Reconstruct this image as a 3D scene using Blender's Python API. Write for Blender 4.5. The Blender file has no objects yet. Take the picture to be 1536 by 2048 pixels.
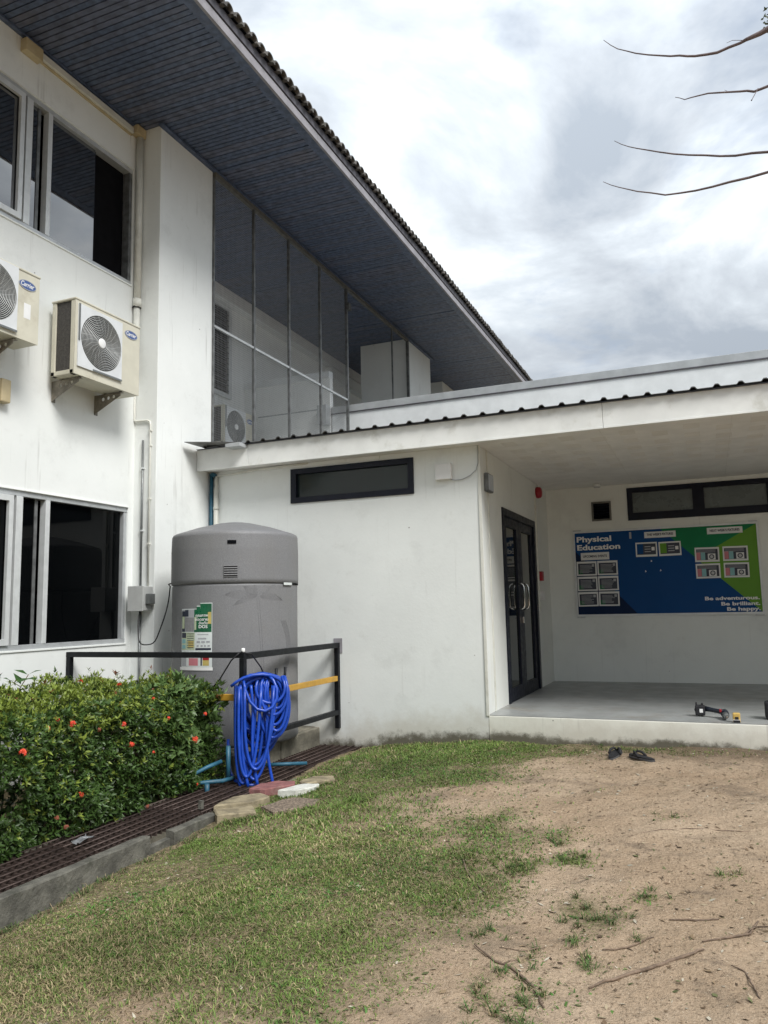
import bpy, bmesh, math, random
import numpy as np
from mathutils import Vector, Matrix, Euler

random.seed(7)
rng = np.random.default_rng(11)
PI = math.pi
S = bpy.context.scene
COL = S.collection

# ------------------------------------------------------------------ camera
cam_d = bpy.data.cameras.new("camera")
cam = bpy.data.objects.new("camera", cam_d)
COL.objects.link(cam)
S.camera = cam
YAW, PIT, ROL = -0.39475049, 0.12404484, -0.02160398
fw = Vector((math.sin(YAW) * math.cos(PIT), math.cos(YAW) * math.cos(PIT), math.sin(PIT)))
r0 = Vector((math.cos(YAW), -math.sin(YAW), 0)); u0 = r0.cross(fw)
rt = r0 * math.cos(ROL) + u0 * math.sin(ROL)
up = -r0 * math.sin(ROL) + u0 * math.cos(ROL)
cam.matrix_world = Matrix(((rt.x, up.x, -fw.x, 0), (rt.y, up.y, -fw.y, 0), (rt.z, up.z, -fw.z, 1.1), (0, 0, 0, 1)))
cam_d.sensor_fit = 'HORIZONTAL'
cam_d.sensor_width = 36
cam_d.lens = 1544.18 / 1536 * 36
cam_d.clip_start = 0.05
cam_d.clip_end = 3000

# ------------------------------------------------------------------ sky, sun, exposure
SUN_EL, SUN_AZ = math.radians(47), math.radians(122)      # azimuth measured from +Y towards +X
W = bpy.data.worlds.new("World")
S.world = W
W.use_nodes = True
wn, wl = W.node_tree.nodes, W.node_tree.links
wn.clear()
def wnode(t, **k):
    n = wn.new(t)
    for a, b in k.items(): setattr(n, a, b)
    return n
def wmath(op, a, b=None, c=None):
    n = wnode('ShaderNodeMath', operation=op)
    for i, v in enumerate((a, b, c)):
        if v is None: continue
        if isinstance(v, (int, float)): n.inputs[i].default_value = v
        else: wl.new(v, n.inputs[i])
    return n.outputs[0]
sky = wnode('ShaderNodeTexSky', sky_type='NISHITA', sun_disc=False)
sky.sun_elevation = SUN_EL; sky.sun_rotation = SUN_AZ
bg_sky = wnode('ShaderNodeBackground'); bg_sky.inputs[1].default_value = 0.072
wl.new(sky.outputs[0], bg_sky.inputs[0])
tc = wnode('ShaderNodeTexCoord')
sep = wnode('ShaderNodeSeparateXYZ'); wl.new(tc.outputs['Generated'], sep.inputs[0])
zc = wmath('MAXIMUM', sep.outputs[2], 0.0)
den = wmath('ADD', zc, 0.22)
comb = wnode('ShaderNodeCombineXYZ')
wl.new(wmath('DIVIDE', sep.outputs[0], den), comb.inputs[0])
wl.new(wmath('DIVIDE', sep.outputs[1], den), comb.inputs[1])
def wnoise(scale, detail, rough, off, dist=0.0):
    m = wnode('ShaderNodeMapping'); m.inputs['Location'].default_value = off
    wl.new(comb.outputs[0], m.inputs[0])
    n = wnode('ShaderNodeTexNoise'); n.inputs['Scale'].default_value = scale
    n.inputs['Detail'].default_value = detail; n.inputs['Roughness'].default_value = rough
    n.inputs['Distortion'].default_value = dist
    wl.new(m.outputs[0], n.inputs[0])
    return n.outputs[0]
n_big = wnoise(2.3, 9, 0.56, (5.481, 16.207, 0), 0.35)
n_thin = wnoise(2.4, 6, 0.6, (8.0, 2.2, 0), 0.2)
ramp = wnode('ShaderNodeValToRGB')                      # thick grey cloud -> bright thin cloud
cr = ramp.color_ramp
cr.elements[0].position = 0.40; cr.elements[0].color = (0.44, 0.495, 0.565, 1)
cr.elements[1].position = 0.75; cr.elements[1].color = (1.22, 1.25, 1.25, 1)
e = cr.elements.new(0.48); e.color = (0.575, 0.625, 0.685, 1)
e = cr.elements.new(0.55); e.color = (0.70, 0.76, 0.82, 1)
wl.new(n_big, ramp.inputs[0])
lum = wmath('MULTIPLY_ADD', zc, .43, 0.312)             # an overcast sky brightens towards the zenith
bg_c = wnode('ShaderNodeBackground'); wl.new(ramp.outputs[0], bg_c.inputs[0]); wl.new(lum, bg_c.inputs[1])
mr = wnode('ShaderNodeMapRange'); mr.inputs[1].default_value = 0.56; mr.inputs[2].default_value = 0.70
mr.inputs[3].default_value = 1.0; mr.inputs[4].default_value = 0.62
wl.new(n_thin, mr.inputs[0])
mix = wnode('ShaderNodeMixShader')
wl.new(mr.outputs[0], mix.inputs[0]); wl.new(bg_sky.outputs[0], mix.inputs[1]); wl.new(bg_c.outputs[0], mix.inputs[2])
wo = wnode('ShaderNodeOutputWorld'); wl.new(mix.outputs[0], wo.inputs[0])

sun_d = bpy.data.lights.new("sun", 'SUN')
sun_d.energy = 1.5; sun_d.angle = math.radians(22); sun_d.color = (1.0, 0.98, 0.945)
sun = bpy.data.objects.new("sun", sun_d); COL.objects.link(sun)
sd = Vector((math.sin(SUN_AZ) * math.cos(SUN_EL), math.cos(SUN_AZ) * math.cos(SUN_EL), math.sin(SUN_EL)))
sun.rotation_euler = sd.to_track_quat('Z', 'Y').to_euler()
sun.location = sd * 30
vs = S.view_settings
vs.view_transform = 'Standard'; vs.look = 'None'; vs.gamma = 1; vs.use_curve_mapping = False
vs.exposure = 1.28

# ------------------------------------------------------------------ materials
MATS = {}
class NT:
    def __init__(self, name):
        self.m = bpy.data.materials.new(name); self.m.use_nodes = True
        self.n, self.l = self.m.node_tree.nodes, self.m.node_tree.links
        self.b = self.n['Principled BSDF']
        self.geo = None
    def node(self, t, **k):
        x = self.n.new(t)
        for a, b in k.items(): setattr(x, a, b)
        return x
    def put(self, v, sock):
        if isinstance(v, (int, float)): sock.default_value = v
        elif isinstance(v, tuple): sock.default_value = v if len(v) == 4 or len(sock.default_value) == 3 else v + (1,)
        else: self.l.new(v, sock)
    def math(self, op, a, b=None, c=None, clamp=False):
        x = self.node('ShaderNodeMath', operation=op, use_clamp=clamp)
        for i, v in enumerate((a, b, c)):
            if v is not None: self.put(v, x.inputs[i])
        return x.outputs[0]
    def pos(self):
        if not self.geo: self.geo = self.node('ShaderNodeNewGeometry')
        return self.geo.outputs['Position']
    def noise(self, scale, detail=4, rough=0.55, vec=(1, 1, 1), off=(0, 0, 0)):
        m = self.node('ShaderNodeMapping'); m.inputs['Scale'].default_value = vec; m.inputs['Location'].default_value = off
        self.l.new(self.pos(), m.inputs[0])
        x = self.node('ShaderNodeTexNoise'); x.inputs['Scale'].default_value = scale
        x.inputs['Detail'].default_value = detail; x.inputs['Roughness'].default_value = rough
        self.l.new(m.outputs[0], x.inputs[0]); return x.outputs[0]
    def ss(self, v, a, b, lo=0.0, hi=1.0):
        x = self.node('ShaderNodeMapRange', interpolation_type='SMOOTHSTEP')
        self.put(v, x.inputs[0])
        for i, q in enumerate((a, b, lo, hi)): self.put(q, x.inputs[i + 1])
        return x.outputs[0]
    def mix(self, f, a, b, mode='MIX'):
        x = self.node('ShaderNodeMix', data_type='RGBA', blend_type=mode)
        self.put(f, x.inputs[0]); self.put(a, x.inputs[6]); self.put(b, x.inputs[7]); return x.outputs[2]
    def bump(self, h, strength=0.3, dist=0.01):
        x = self.node('ShaderNodeBump'); x.inputs['Strength'].default_value = strength; x.inputs['Distance'].default_value = dist
        self.put(h, x.inputs['Height']); self.l.new(x.outputs[0], self.b.inputs['Normal'])
    def z(self):
        s = self.node('ShaderNodeSeparateXYZ'); self.l.new(self.pos(), s.inputs[0]); return s.outputs[2]

def mat(name, col, rough=0.6, var=0.12, scale=6.0, bump=0.0, bscale=60, metal=0.0, spec=0.5, dirt=None, dirt_amt=0.0, dscale=3.0, coat=0.0):
    if name in MATS: return MATS[name]
    t = NT(name)
    f = t.noise(scale, 5)
    lo = tuple(c * (1 - var) for c in col); hi = tuple(min(1, c * (1 + var)) for c in col)
    c = t.mix(t.ss(f, .3, .7), lo, hi)
    if dirt:
        d = t.ss(t.noise(dscale, 8, .68, off=(3, 5, 1)), .52, .72)
        c = t.mix(t.math('MULTIPLY', d, dirt_amt), c, dirt)
    t.put(c, t.b.inputs['Base Color'])
    t.put(t.ss(t.noise(scale * 1.7, 3), .3, .7, max(.02, rough - .07), min(1, rough + .07)), t.b.inputs['Roughness'])
    t.b.inputs['Metallic'].default_value = metal
    t.b.inputs['Specular IOR Level'].default_value = spec
    t.b.inputs['Coat Weight'].default_value = coat
    if bump: t.bump(t.noise(bscale, 6, .6), bump, .01)
    MATS[name] = t.m
    return t.m

def wall_mat(name, col=(.81, .83, .81), streak=0.0, base=None, base_h=.45):
    if name in MATS: return MATS[name]
    t = NT(name)
    c = t.mix(t.ss(t.noise(.9, 6, .6), .3, .7), tuple(x * .95 for x in col), tuple(min(.9, x * 1.03) for x in col))
    c = t.mix(t.ss(t.noise(7, 8, .7), .56, .78, 0, .25), c, (.52, .52, .48))
    c = t.mix(t.ss(t.noise(1.7, 9, .72, off=(4, 4, 4)), .54, .68, 0, .16), c, (.47, .48, .46))
    # thin vertical run marks
    st = t.math('MULTIPLY', t.ss(t.noise(5, 4, .6, (4, 4, .14)), .58, .70), t.ss(t.noise(1.1, 3, .5, off=(9, 2, 4)), .46, .62))
    c = t.mix(t.math('MULTIPLY', st, .14 + streak * .8), c, (.30, .29, .26))
    # small chips and fixing holes
    v = t.node('ShaderNodeTexVoronoi'); v.inputs['Scale'].default_value = 4.6; t.l.new(t.pos(), v.inputs[0])
    c = t.mix(t.math('MULTIPLY', t.ss(v.outputs['Distance'], .05, .02), t.ss(t.noise(2.1, 2), .5, .6)), c, (.25, .24, .22))
    if base is not None:
        sx_ = t.node('ShaderNodeSeparateXYZ'); t.l.new(t.pos(), sx_.inputs[0])
        h = t.math('SUBTRACT', t.z(), t.ss(sx_.outputs[0], -4.0, -2.5, base - .12, base + .03))
        h2 = t.math('ADD', h, t.math('MULTIPLY', t.math('SUBTRACT', t.noise(3.2, 8, .7), .5), base_h * 1.5))
        c = t.mix(t.ss(h2, base_h, base_h * .15, 0, .62), c, (.50, .465, .39))
        h3 = t.math('ADD', h, t.math('MULTIPLY', t.math('SUBTRACT', t.noise(8, 8, .78, off=(2, 2, 7)), .5), base_h * .7))
        h3 = t.math('ADD', h3, t.math('MULTIPLY', t.math('SUBTRACT', t.noise(2.3, 3, .6, off=(1, 8, 2)), .5), base_h * .55))
        c = t.mix(t.ss(h3, base_h * .30, base_h * .04, 0, .92), c, (.085, .075, .05))
    t.put(c, t.b.inputs['Base Color'])
    t.b.inputs['Roughness'].default_value = .72
    t.b.inputs['Specular IOR Level'].default_value = .3
    t.bump(t.math('ADD', t.noise(30, 6, .6), t.math('MULTIPLY', t.noise(3, 3), 2.0)), .18, .006)
    MATS[name] = t.m
    return t.m

def attr_mat(name, rough=.55, spec=.35, transl=0.0):
    if name in MATS: return MATS[name]
    t = NT(name)
    a = t.node('ShaderNodeAttribute', attribute_name='Col')
    t.l.new(a.outputs['Color'], t.b.inputs['Base Color'])
    t.b.inputs['Roughness'].default_value = rough
    t.b.inputs['Specular IOR Level'].default_value = spec
    if transl:
        tr = t.node('ShaderNodeBsdfTranslucent'); t.l.new(a.outputs['Color'], tr.inputs[0])
        mx = t.node('ShaderNodeMixShader'); mx.inputs[0].default_value = transl
        t.l.new(t.b.outputs[0], mx.inputs[1]); t.l.new(tr.outputs[0], mx.inputs[2])
        t.l.new(mx.outputs[0], t.n['Material Output'].inputs[0])
    MATS[name] = t.m
    return t.m

def glass_mat(name, col, ior, rough=.015):
    if name in MATS: return MATS[name]
    t = NT(name)
    t.put(t.mix(t.ss(t.noise(2, 3), .3, .7), tuple(x * .8 for x in col), col), t.b.inputs['Base Color'])
    t.put(t.ss(t.noise(5, 5), .4, .8, rough, rough + .03), t.b.inputs['Roughness'])
    t.b.inputs['IOR'].default_value = ior
    MATS[name] = t.m
    return t.m

M_WALL = wall_mat('white_wall_paint', streak=.25)
M_WALLB = wall_mat('white_wall_paint_damp_base', col=(.79, .815, .795), base=-.30, base_h=.42)
M_WALLI = wall_mat('white_porch_paint', col=(.76, .78, .745))
M_WALLR = wall_mat('light_lifted_recess_white', col=(.86, .875, .86))  # white made paler, so the colour carries light the dim recess lacks
M_STEP = wall_mat('white_step_paint', col=(.76, .755, .68), streak=.5, base=-.275, base_h=.27)
M_NAVY = mat('navy_timber_paint', (.082, .110, .178), .42, .28, 14, .12, 90, dirt=(.13, .13, .15), dirt_amt=.35, dscale=2.2)
M_NAVY2 = mat('navy_timber_paint_faded', (.104, .120, .176), .46, .30, 9, .12, 90, dirt=(.15, .14, .155), dirt_amt=.5, dscale=1.6)
M_GAP = mat('dark_gap', (.004, .0045, .006), .9, .1, spec=.1)
M_FASC = mat('weathered_grey_lilac_paint', (.30, .29, .31), .5, .14, 5, .08, 60, dirt=(.16, .15, .15), dirt_amt=.6)
M_FASC2 = mat('shade_tinted_fascia_grey', (.085, .082, .095), .5, .2, 5, .08, 60)
M_TILE = mat('weathered_roof_tile', (.115, .108, .10), .9, .4, 9, .5, 40, dirt=(.055, .07, .045), dirt_amt=.8, dscale=4)
M_ALU = mat('grey_aluminium', (.50, .52, .53), .38, .08, 12, metal=.35, dirt=(.3, .3, .29), dirt_amt=.4)
M_ALUW = mat('pale_aluminium', (.66, .68, .68), .38, .06, 12, metal=.2)
M_GLU = glass_mat('tinted_reflective_glass', (.006, .007, .010), 3.1)
M_GLL = glass_mat('dark_tinted_glass', (.002, .0025, .003), 1.26)
M_GLW = glass_mat('dull_teal_glass', (.016, .026, .026), 1.42, .10)
M_GLD = glass_mat('dark_door_glass', (.012, .015, .014), 1.75, .03)
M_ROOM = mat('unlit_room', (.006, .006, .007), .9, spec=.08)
M_FRAME = mat('dark_navy_aluminium', (.007, .009, .019), .38, .15, 10, spec=.25)
M_BEIGE = mat('beige_enamel', (.60, .575, .47), .42, .05, 5, .03, 40, dirt=(.38, .33, .24), dirt_amt=.5)
M_BEIGE2 = mat('white_plastic_grille_plate', (.66, .68, .69), .4, .05, 6)
M_DKGRILL = mat('dark_fan_cavity', (.014, .014, .014), .7)
M_COIL = mat('dark_coil_fins', (.055, .05, .045), .6, .3, 40, .4, 200)
M_WIREW = mat('dull_grey_wire', (.44, .45, .44), .45, .1, 20, metal=.3)
M_MESH = mat('dark_grey_mesh_wire', (.30, .305, .31), .6, .1, 20)
M_GALV = mat('rusty_galvanised_bracket', (.22, .20, .165), .6, .3, 14, .2, 80, metal=.3, dirt=(.12, .08, .05), dirt_amt=.7, dscale=9)
M_BADGE = mat('badge_blue', (.05, .10, .28), .4, .1)
M_WHITE = mat('white_print', (.78, .78, .77), .5, .04)
M_CREAM = mat('yellowed_cream_plastic', (.52, .43, .26), .5, .1, 8)
M_PIPE = mat('off_white_pvc', (.68, .68, .62), .42, .06, 8, dirt=(.45, .43, .36), dirt_amt=.5)
M_CONDUIT = mat('grey_steel_conduit', (.19, .20, .20), .45, .12, 15, metal=.5)
M_EBOX = mat('grey_powder_coat_box', (.46, .47, .46), .5, .05, 10)
M_BLACKC = mat('black_cable', (.010, .010, .012), .45, .1)
M_RAIL = mat('black_rail_paint', (.008, .009, .011), .45, .25, 12, .1, 60, spec=.22)
M_YEL = mat('mustard_rail_paint', (.48, .27, .035), .45, .12, 10, dirt=(.3, .17, .04), dirt_amt=.4)
M_HOSE = mat('blue_rubber_hose', (.010, .062, .42), .34, .12, 10, spec=.6)
M_BPIPE = mat('blue_pvc_pipe', (.022, .105, .165), .55, .2, 9, dirt=(.07, .10, .11), dirt_amt=.7, dscale=7)
M_CONC = mat('weathered_concrete', (.115, .11, .092), .92, .4, 8, .9, 40, dirt=(.045, .047, .033), dirt_amt=.9, dscale=6)
M_CONCD = mat('mouldy_concrete', (.20, .185, .145), .92, .35, 6, .8, 35, dirt=(.05, .05, .035), dirt_amt=.9, dscale=3)
M_STONE = mat('tan_paving_stone', (.27, .225, .145), .9, .28, 12, .9, 30, dirt=(.12, .10, .07), dirt_amt=.85, dscale=7)
M_STONER = mat('red_painted_stone', (.24, .10, .095), .85, .25, 12, .6, 40, dirt=(.2,.17,.14), dirt_amt=.5, dscale=9)
M_STONEW = mat('white_painted_stone', (.60, .60, .55), .8, .1, 12, .4, 40, dirt=(.3,.28,.22), dirt_amt=.5, dscale=9)
M_STONEG = mat('brown_exposed_aggregate', (.20, .155, .115), .92, .5, 60, .9, 90)
M_RUST = mat('rusty_rebar', (.085, .060, .052), .6, .35, 20, .3, 90, metal=.35)
M_FLOOR = mat('grey_porch_floor_paint', (.30, .31, .305), .40, .10, 3, .05, 20, dirt=(.24, .22, .19), dirt_amt=.75, dscale=2.6)
M_CEIL = mat('porch_ceiling_board', (.80, .79, .76), .75, .05, 4)
M_SLOT = mat('vent_slot', (.69, .68, .65), .9, .05)
M_FWHT = mat('white_fascia_paint', (.79, .80, .775), .5, .07, 3, .05, 30, dirt=(.45, .44, .37), dirt_amt=.5)
M_METAL = mat('dark_metal_roof_sheet', (.12, .12, .115), .45, .2, 8, metal=.4)
M_PARA = mat('parapet_paint', (.76, .785, .79), .65, .06, 4, .1, 40)
M_CAP = mat('parapet_cap_grey', (.40, .42, .43), .5, .1, 5)
M_BRN = mat('brown_grey_timber_rail', (.14, .135, .12), .6, .2, 10)
M_STEEL = mat('galvanised_post', (.16, .165, .165), .5, .3, 12, metal=.4)
M_RED = mat('alarm_red', (.33, .012, .022), .4, .1)
M_CHROME = mat('polished_steel', (.75, .75, .73), .16, .05, metal=1.0)
M_RUBBER = mat('black_foam_rubber', (.013, .013, .016), .75, .2, 40, .3, 200)
M_SOLE = mat('grey_foam_edge', (.085, .085, .09), .8, .2)
M_TOOL = mat('dark_tool_plastic', (.012, .017, .028), .42, .2, 20)
M_TOOLY = mat('yellow_tool_plastic', (.62, .42, .12), .4, .1)
M_TWIG = mat('dry_twig', (.17, .12, .085), .9, .35, 25, .5, 80)
M_BARK = mat('branch_bark', (.15, .115, .115), .85, .25, 20, .4, 60)
M_LEAF = attr_mat('ixora_leaf', .42, .4, .2)
M_GRASS = attr_mat('grass_blade', .6, .25, .2)
M_FLOWER = mat('orange_red_petal', (.66, .060, .022), .5, .25, 40)
M_PAPER = mat('white_paper', (.72, .73, .72), .6, .03)
M_PBLUE = mat('print_blue', (.004, .060, .205), .5, .04, 2, spec=.15)
M_PNAVY = mat('print_navy', (.004, .017, .060), .5, .04, 2, spec=.15)
M_PGREEN = mat('print_green', (.012, .19, .075), .5, .04, 2, spec=.15)
M_PLIME = mat('print_lime', (.135, .31, .04), .5, .04, 2, spec=.15)
M_PDARK = mat('print_dark', (.028, .034, .055), .4, .1)
M_PPINK = mat('print_pink', (.55, .19, .22), .4, .05)
M_PTEAL = mat('print_pale_teal', (.22, .45, .47), .4, .05)
M_PGREY = mat('print_grey', (.36, .37, .39), .4, .05)
M_DGREEN = mat('poster_green', (.008, .105, .045), .3, .2, 9)
M_GOLD = mat('poster_gold', (.50, .40, .13), .4, .1)
M_POSTW = mat('poster_white', (.64, .68, .67), .3, .05)
M_POSTS = mat('poster_sage', (.46, .52, .36), .3, .1, 20)
M_PLASTIC = mat('crumpled_clear_plastic', (.17, .175, .18), .2, .1, 30, .5, 60)
M_LAMPG = mat('floodlight_lens', (.50, .54, .58), .2, .08)

def tank_mat():
    t = NT('speckled_grey_polyethylene')
    c = t.mix(t.ss(t.noise(230, 2, .6), .46, .66), (.165, .167, .175), (.255, .255, .26))
    c = t.mix(t.ss(t.noise(2.6, 5, .6), .4, .75, 0, .35), c, (.18, .175, .165))
    c = t.mix(t.math('MULTIPLY', t.ss(t.noise(6, 4, .6, (2, 2, .2)), .56, .72), .25), c, (.10, .10, .10))
    t.put(c, t.b.inputs['Base Color']); t.b.inputs['Roughness'].default_value = .55
    t.bump(t.noise(160, 3), .12, .004)
    return t.m
M_TANK = tank_mat()
M_TANKE = mat('embossed_grey_polyethylene', (.23, .23, .235), .5, .1, 40)

# ------------------------------------------------------------------ builders
def wmat(o):
    m = Matrix.Identity(4)
    while o is not None:
        m = Matrix.Translation(o.location) @ o.rotation_euler.to_matrix().to_4x4() @ Matrix.Diagonal((*o.scale, 1)) @ m
        o = o.parent
    return m
def tag(o, label=None, cat=None, group=None, kind=None):
    if label: o['label'] = label
    if cat: o['category'] = cat
    if group: o['group'] = group
    if kind: o['kind'] = kind
    return o
def thing(name, label, cat, loc=(0, 0, 0), group=None, rot=(0, 0, 0)):
    o = bpy.data.objects.new(name, None); COL.objects.link(o)
    o.location = loc; o.rotation_euler = rot; o.empty_display_size = .1
    return tag(o, label, cat, group)
def link(name, me, m, parent=None):
    o = bpy.data.objects.new(name, me); COL.objects.link(o)
    if m is not None:
        me.materials.clear()
        for x in (m if isinstance(m, (list, tuple)) else [m]): me.materials.append(x)
    if parent is not None: o.parent = parent
    return o
def dup(root, loc=None, label=None, group=None, rot=None):
    r = root.copy(); COL.objects.link(r)
    if loc is not None: r.location = loc
    if rot is not None: r.rotation_euler = rot
    if label: r['label'] = label
    if group: r['group'] = group
    def rec(a, b):
        for ch in list(a.children):
            c = ch.copy(); COL.objects.link(c); c.parent = b; rec(ch, c)
    rec(root, r)
    return r

class MB:
    def __init__(s): s.v, s.f, s.mi, s.sm = [], [], [], []
    def add(s, vs, fs, mi=0, smooth=False):
        b = len(s.v); s.v += [tuple(x) for x in vs]
        for f in fs: s.f.append(tuple(i + b for i in f)); s.mi.append(mi); s.sm.append(smooth)
        return s
    def box(s, x0, x1, y0, y1, z0, z1, mi=0):
        v = [(x, y, z) for x in (x0, x1) for y in (y0, y1) for z in (z0, z1)]
        return s.add(v, [(0, 1, 3, 2), (4, 6, 7, 5), (0, 4, 5, 1), (2, 3, 7, 6), (0, 2, 6, 4), (1, 5, 7, 3)], mi)
    def bar(s, a, b, w, h=None, upv=(0, 0, 1), mi=0):
        h = h or w; a, b = Vector(a), Vector(b); d = (b - a).normalized(); u = Vector(upv)
        if abs(d.dot(u)) > .98: u = Vector((0, 1, 0))
        x = d.cross(u).normalized(); y = x.cross(d)
        v = [p + x * i * w / 2 + y * j * h / 2 for p in (a, b) for i, j in ((-1, -1), (1, -1), (1, 1), (-1, 1))]
        return s.add(v, [(3, 2, 1, 0), (4, 5, 6, 7), (0, 1, 5, 4), (1, 2, 6, 5), (2, 3, 7, 6), (3, 0, 4, 7)], mi)
    def tube(s, pts, r, n=8, mi=0, cap=True, closed=False):
        P = [Vector(p) for p in pts]; m = len(P); rings = []
        R = r if isinstance(r, (list, tuple)) else [r] * m
        ref = None; vs = []
        for i in range(m):
            if closed: d = P[(i + 1) % m] - P[i - 1]
            else: d = P[min(i + 1, m - 1)] - P[max(i - 1, 0)]
            d.normalize()
            if ref is None:
                ref = Vector((0, 0, 1)) if abs(d.z) < .9 else Vector((1, 0, 0))
            x = (ref - d * ref.dot(d)).normalized(); ref = x; y = d.cross(x)
            for k in range(n):
                a = 2 * PI * k / n; vs.append(P[i] + (x * math.cos(a) + y * math.sin(a)) * R[i])
        fs = []
        for i in range(m if closed else m - 1):
            j = (i + 1) % m
            for k in range(n):
                k2 = (k + 1) % n; fs.append((i * n + k, i * n + k2, j * n + k2, j * n + k))
        s.add(vs, fs, mi, True)
        if cap and not closed:
            b = len(s.v) - len(vs)
            s.f.append(tuple(b + k for k in reversed(range(n)))); s.mi.append(mi); s.sm.append(False)
            s.f.append(tuple(b + (m - 1) * n + k for k in range(n))); s.mi.append(mi); s.sm.append(False)
        return s
    def lathe(s, prof, c=(0, 0, 0), n=48, mi=0, axis='z', smooth=True):
        if smooth:
            q = [prof[0]]
            for (ra, ha), (rb, hb) in zip(prof, prof[1:]):
                L = math.hypot(rb - ra, hb - ha)
                if L > .06:
                    for t_ in (.012 / L, 1 - .012 / L): q.append((ra + (rb - ra) * t_, ha + (hb - ha) * t_))
                q.append((rb, hb))
            prof = q
        vs = []
        for r, h in prof:
            for k in range(n):
                a = 2 * PI * k / n; x, y = r * math.cos(a), r * math.sin(a)
                vs.append((c[0] + x, c[1] + y, c[2] + h) if axis == 'z' else (c[0] + h, c[1] + x, c[2] + y))
        fs = []
        for i in range(len(prof) - 1):
            for k in range(n):
                k2 = (k + 1) % n; fs.append((i * n + k, i * n + k2, (i + 1) * n + k2, (i + 1) * n + k))
        s.add(vs, fs, mi, smooth)
        b = len(s.v) - len(vs)
        if prof[0][0] > 1e-6: s.f.append(tuple(b + k for k in reversed(range(n)))); s.mi.append(mi); s.sm.append(False)
        if prof[-1][0] > 1e-6: s.f.append(tuple(b + (len(prof) - 1) * n + k for k in range(n))); s.mi.append(mi); s.sm.append(False)
        return s
    def mesh(s, name, parent=None):
        v = s.v
        if parent is not None:
            inv = wmat(parent).inverted(); v = [tuple(inv @ Vector(p)) for p in v]
        me = bpy.data.meshes.new(name); me.from_pydata(v, [], s.f)
        me.polygons.foreach_set('material_index', s.mi); me.polygons.foreach_set('use_smooth', s.sm)
        me.update(); return me
    def build(s, name, m, parent=None, bevel=0.0, seg=2):
        o = link(name, s.mesh(name, parent), m, parent)
        bm = bmesh.new(); bm.from_mesh(o.data); bmesh.ops.recalc_face_normals(bm, faces=bm.faces); bm.to_mesh(o.data); bm.free()
        if bevel:
            b = o.modifiers.new('bevel', 'BEVEL'); b.width = bevel; b.segments = seg; b.limit_method = 'ANGLE'; b.angle_limit = math.radians(40)
        return o
def B(x0, x1, y0, y1, z0, z1, name, m, parent=None, bevel=0.0):
    return MB().box(x0, x1, y0, y1, z0, z1).build(name, m, parent, bevel)

def outline_mesh(loops, depth):
    """flat outline with holes, thickness depth; loops in the local XY plane, z 0..depth"""
    cu = bpy.data.curves.new('outline', 'CURVE'); cu.dimensions = '2D'; cu.fill_mode = 'BOTH'; cu.extrude = depth / 2
    for L in loops:
        sp = cu.splines.new('POLY'); sp.points.add(len(L) - 1)
        for p, q in zip(sp.points, L): p.co = (q[0], q[1], 0, 1)
        sp.use_cyclic_u = True
    o = bpy.data.objects.new('outline', cu)
    me = bpy.data.meshes.new_from_object(o)
    bpy.data.objects.remove(o); bpy.data.curves.remove(cu)
    return [(v.co.x, v.co.y, v.co.z + depth / 2) for v in me.vertices], [tuple(p.vertices) for p in me.polygons]
def place(vs, org, ex, ey):
    org, ex, ey = Vector(org), Vector(ex), Vector(ey); ez = ex.cross(ey)
    return [tuple(org + ex * x + ey * y + ez * z) for x, y, z in vs]
def panel(mb, loops, depth, org, ex, ey, mi=0):
    v, f = outline_mesh(loops, depth); mb.add(place(v, org, ex, ey), f, mi); return mb
def rect(x0, x1, y0, y1): return [(x0, y0), (x1, y0), (x1, y1), (x0, y1)]
def circ(cx, cy, r, n=32, ry=None): return [(cx + r * math.cos(2 * PI * k / n), cy + (ry or r) * math.sin(2 * PI * k / n)) for k in range(n)]
FONTS = {}
def text(mb, body, size, org, ex, ey, bold=0.0, align='LEFT', shear=0.0, depth=.001, mi=0, fit=None, sx=1.0):
    cu = bpy.data.curves.new('writing', 'FONT'); cu.body = body; cu.size = size; cu.offset = bold; cu.align_x = align
    cu.extrude = depth / 2; cu.shear = shear; cu.resolution_u = 3; cu.fill_mode = 'FRONT'
    o = bpy.data.objects.new('writing', cu); me = bpy.data.meshes.new_from_object(o)
    bpy.data.objects.remove(o); bpy.data.curves.remove(cu)
    vs = [(v.co.x * sx, v.co.y, v.co.z + depth / 2) for v in me.vertices]
    if fit and vs:
        x0 = min(v[0] for v in vs); x1 = max(v[0] for v in vs); k = fit / max(1e-6, x1 - x0)
        vs = [((v[0] - x0) * k, v[1], v[2]) for v in vs]
    mb.add(place(vs, org, ex, ey), [tuple(p.vertices) for p in me.polygons], mi)
    return mb
def np_mesh(name, verts, tris, cols=None, m=None, parent=None, loopn=3):
    me = bpy.data.meshes.new(name); nv, nf = len(verts), len(tris)
    me.vertices.add(nv); me.vertices.foreach_set('co', np.asarray(verts, np.float32).ravel())
    me.loops.add(nf * loopn); me.loops.foreach_set('vertex_index', np.asarray(tris, np.int32).ravel())
    me.polygons.add(nf); me.polygons.foreach_set('loop_start', np.arange(0, nf * loopn, loopn, dtype=np.int32))
    me.update(calc_edges=True)
    if cols is not None:
        a = me.color_attributes.new('Col', 'FLOAT_COLOR', 'POINT')
        c = np.ones((nv, 4), np.float32); c[:, :3] = cols; a.data.foreach_set('color', c.ravel())
    return link(name, me, m, parent)

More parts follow.
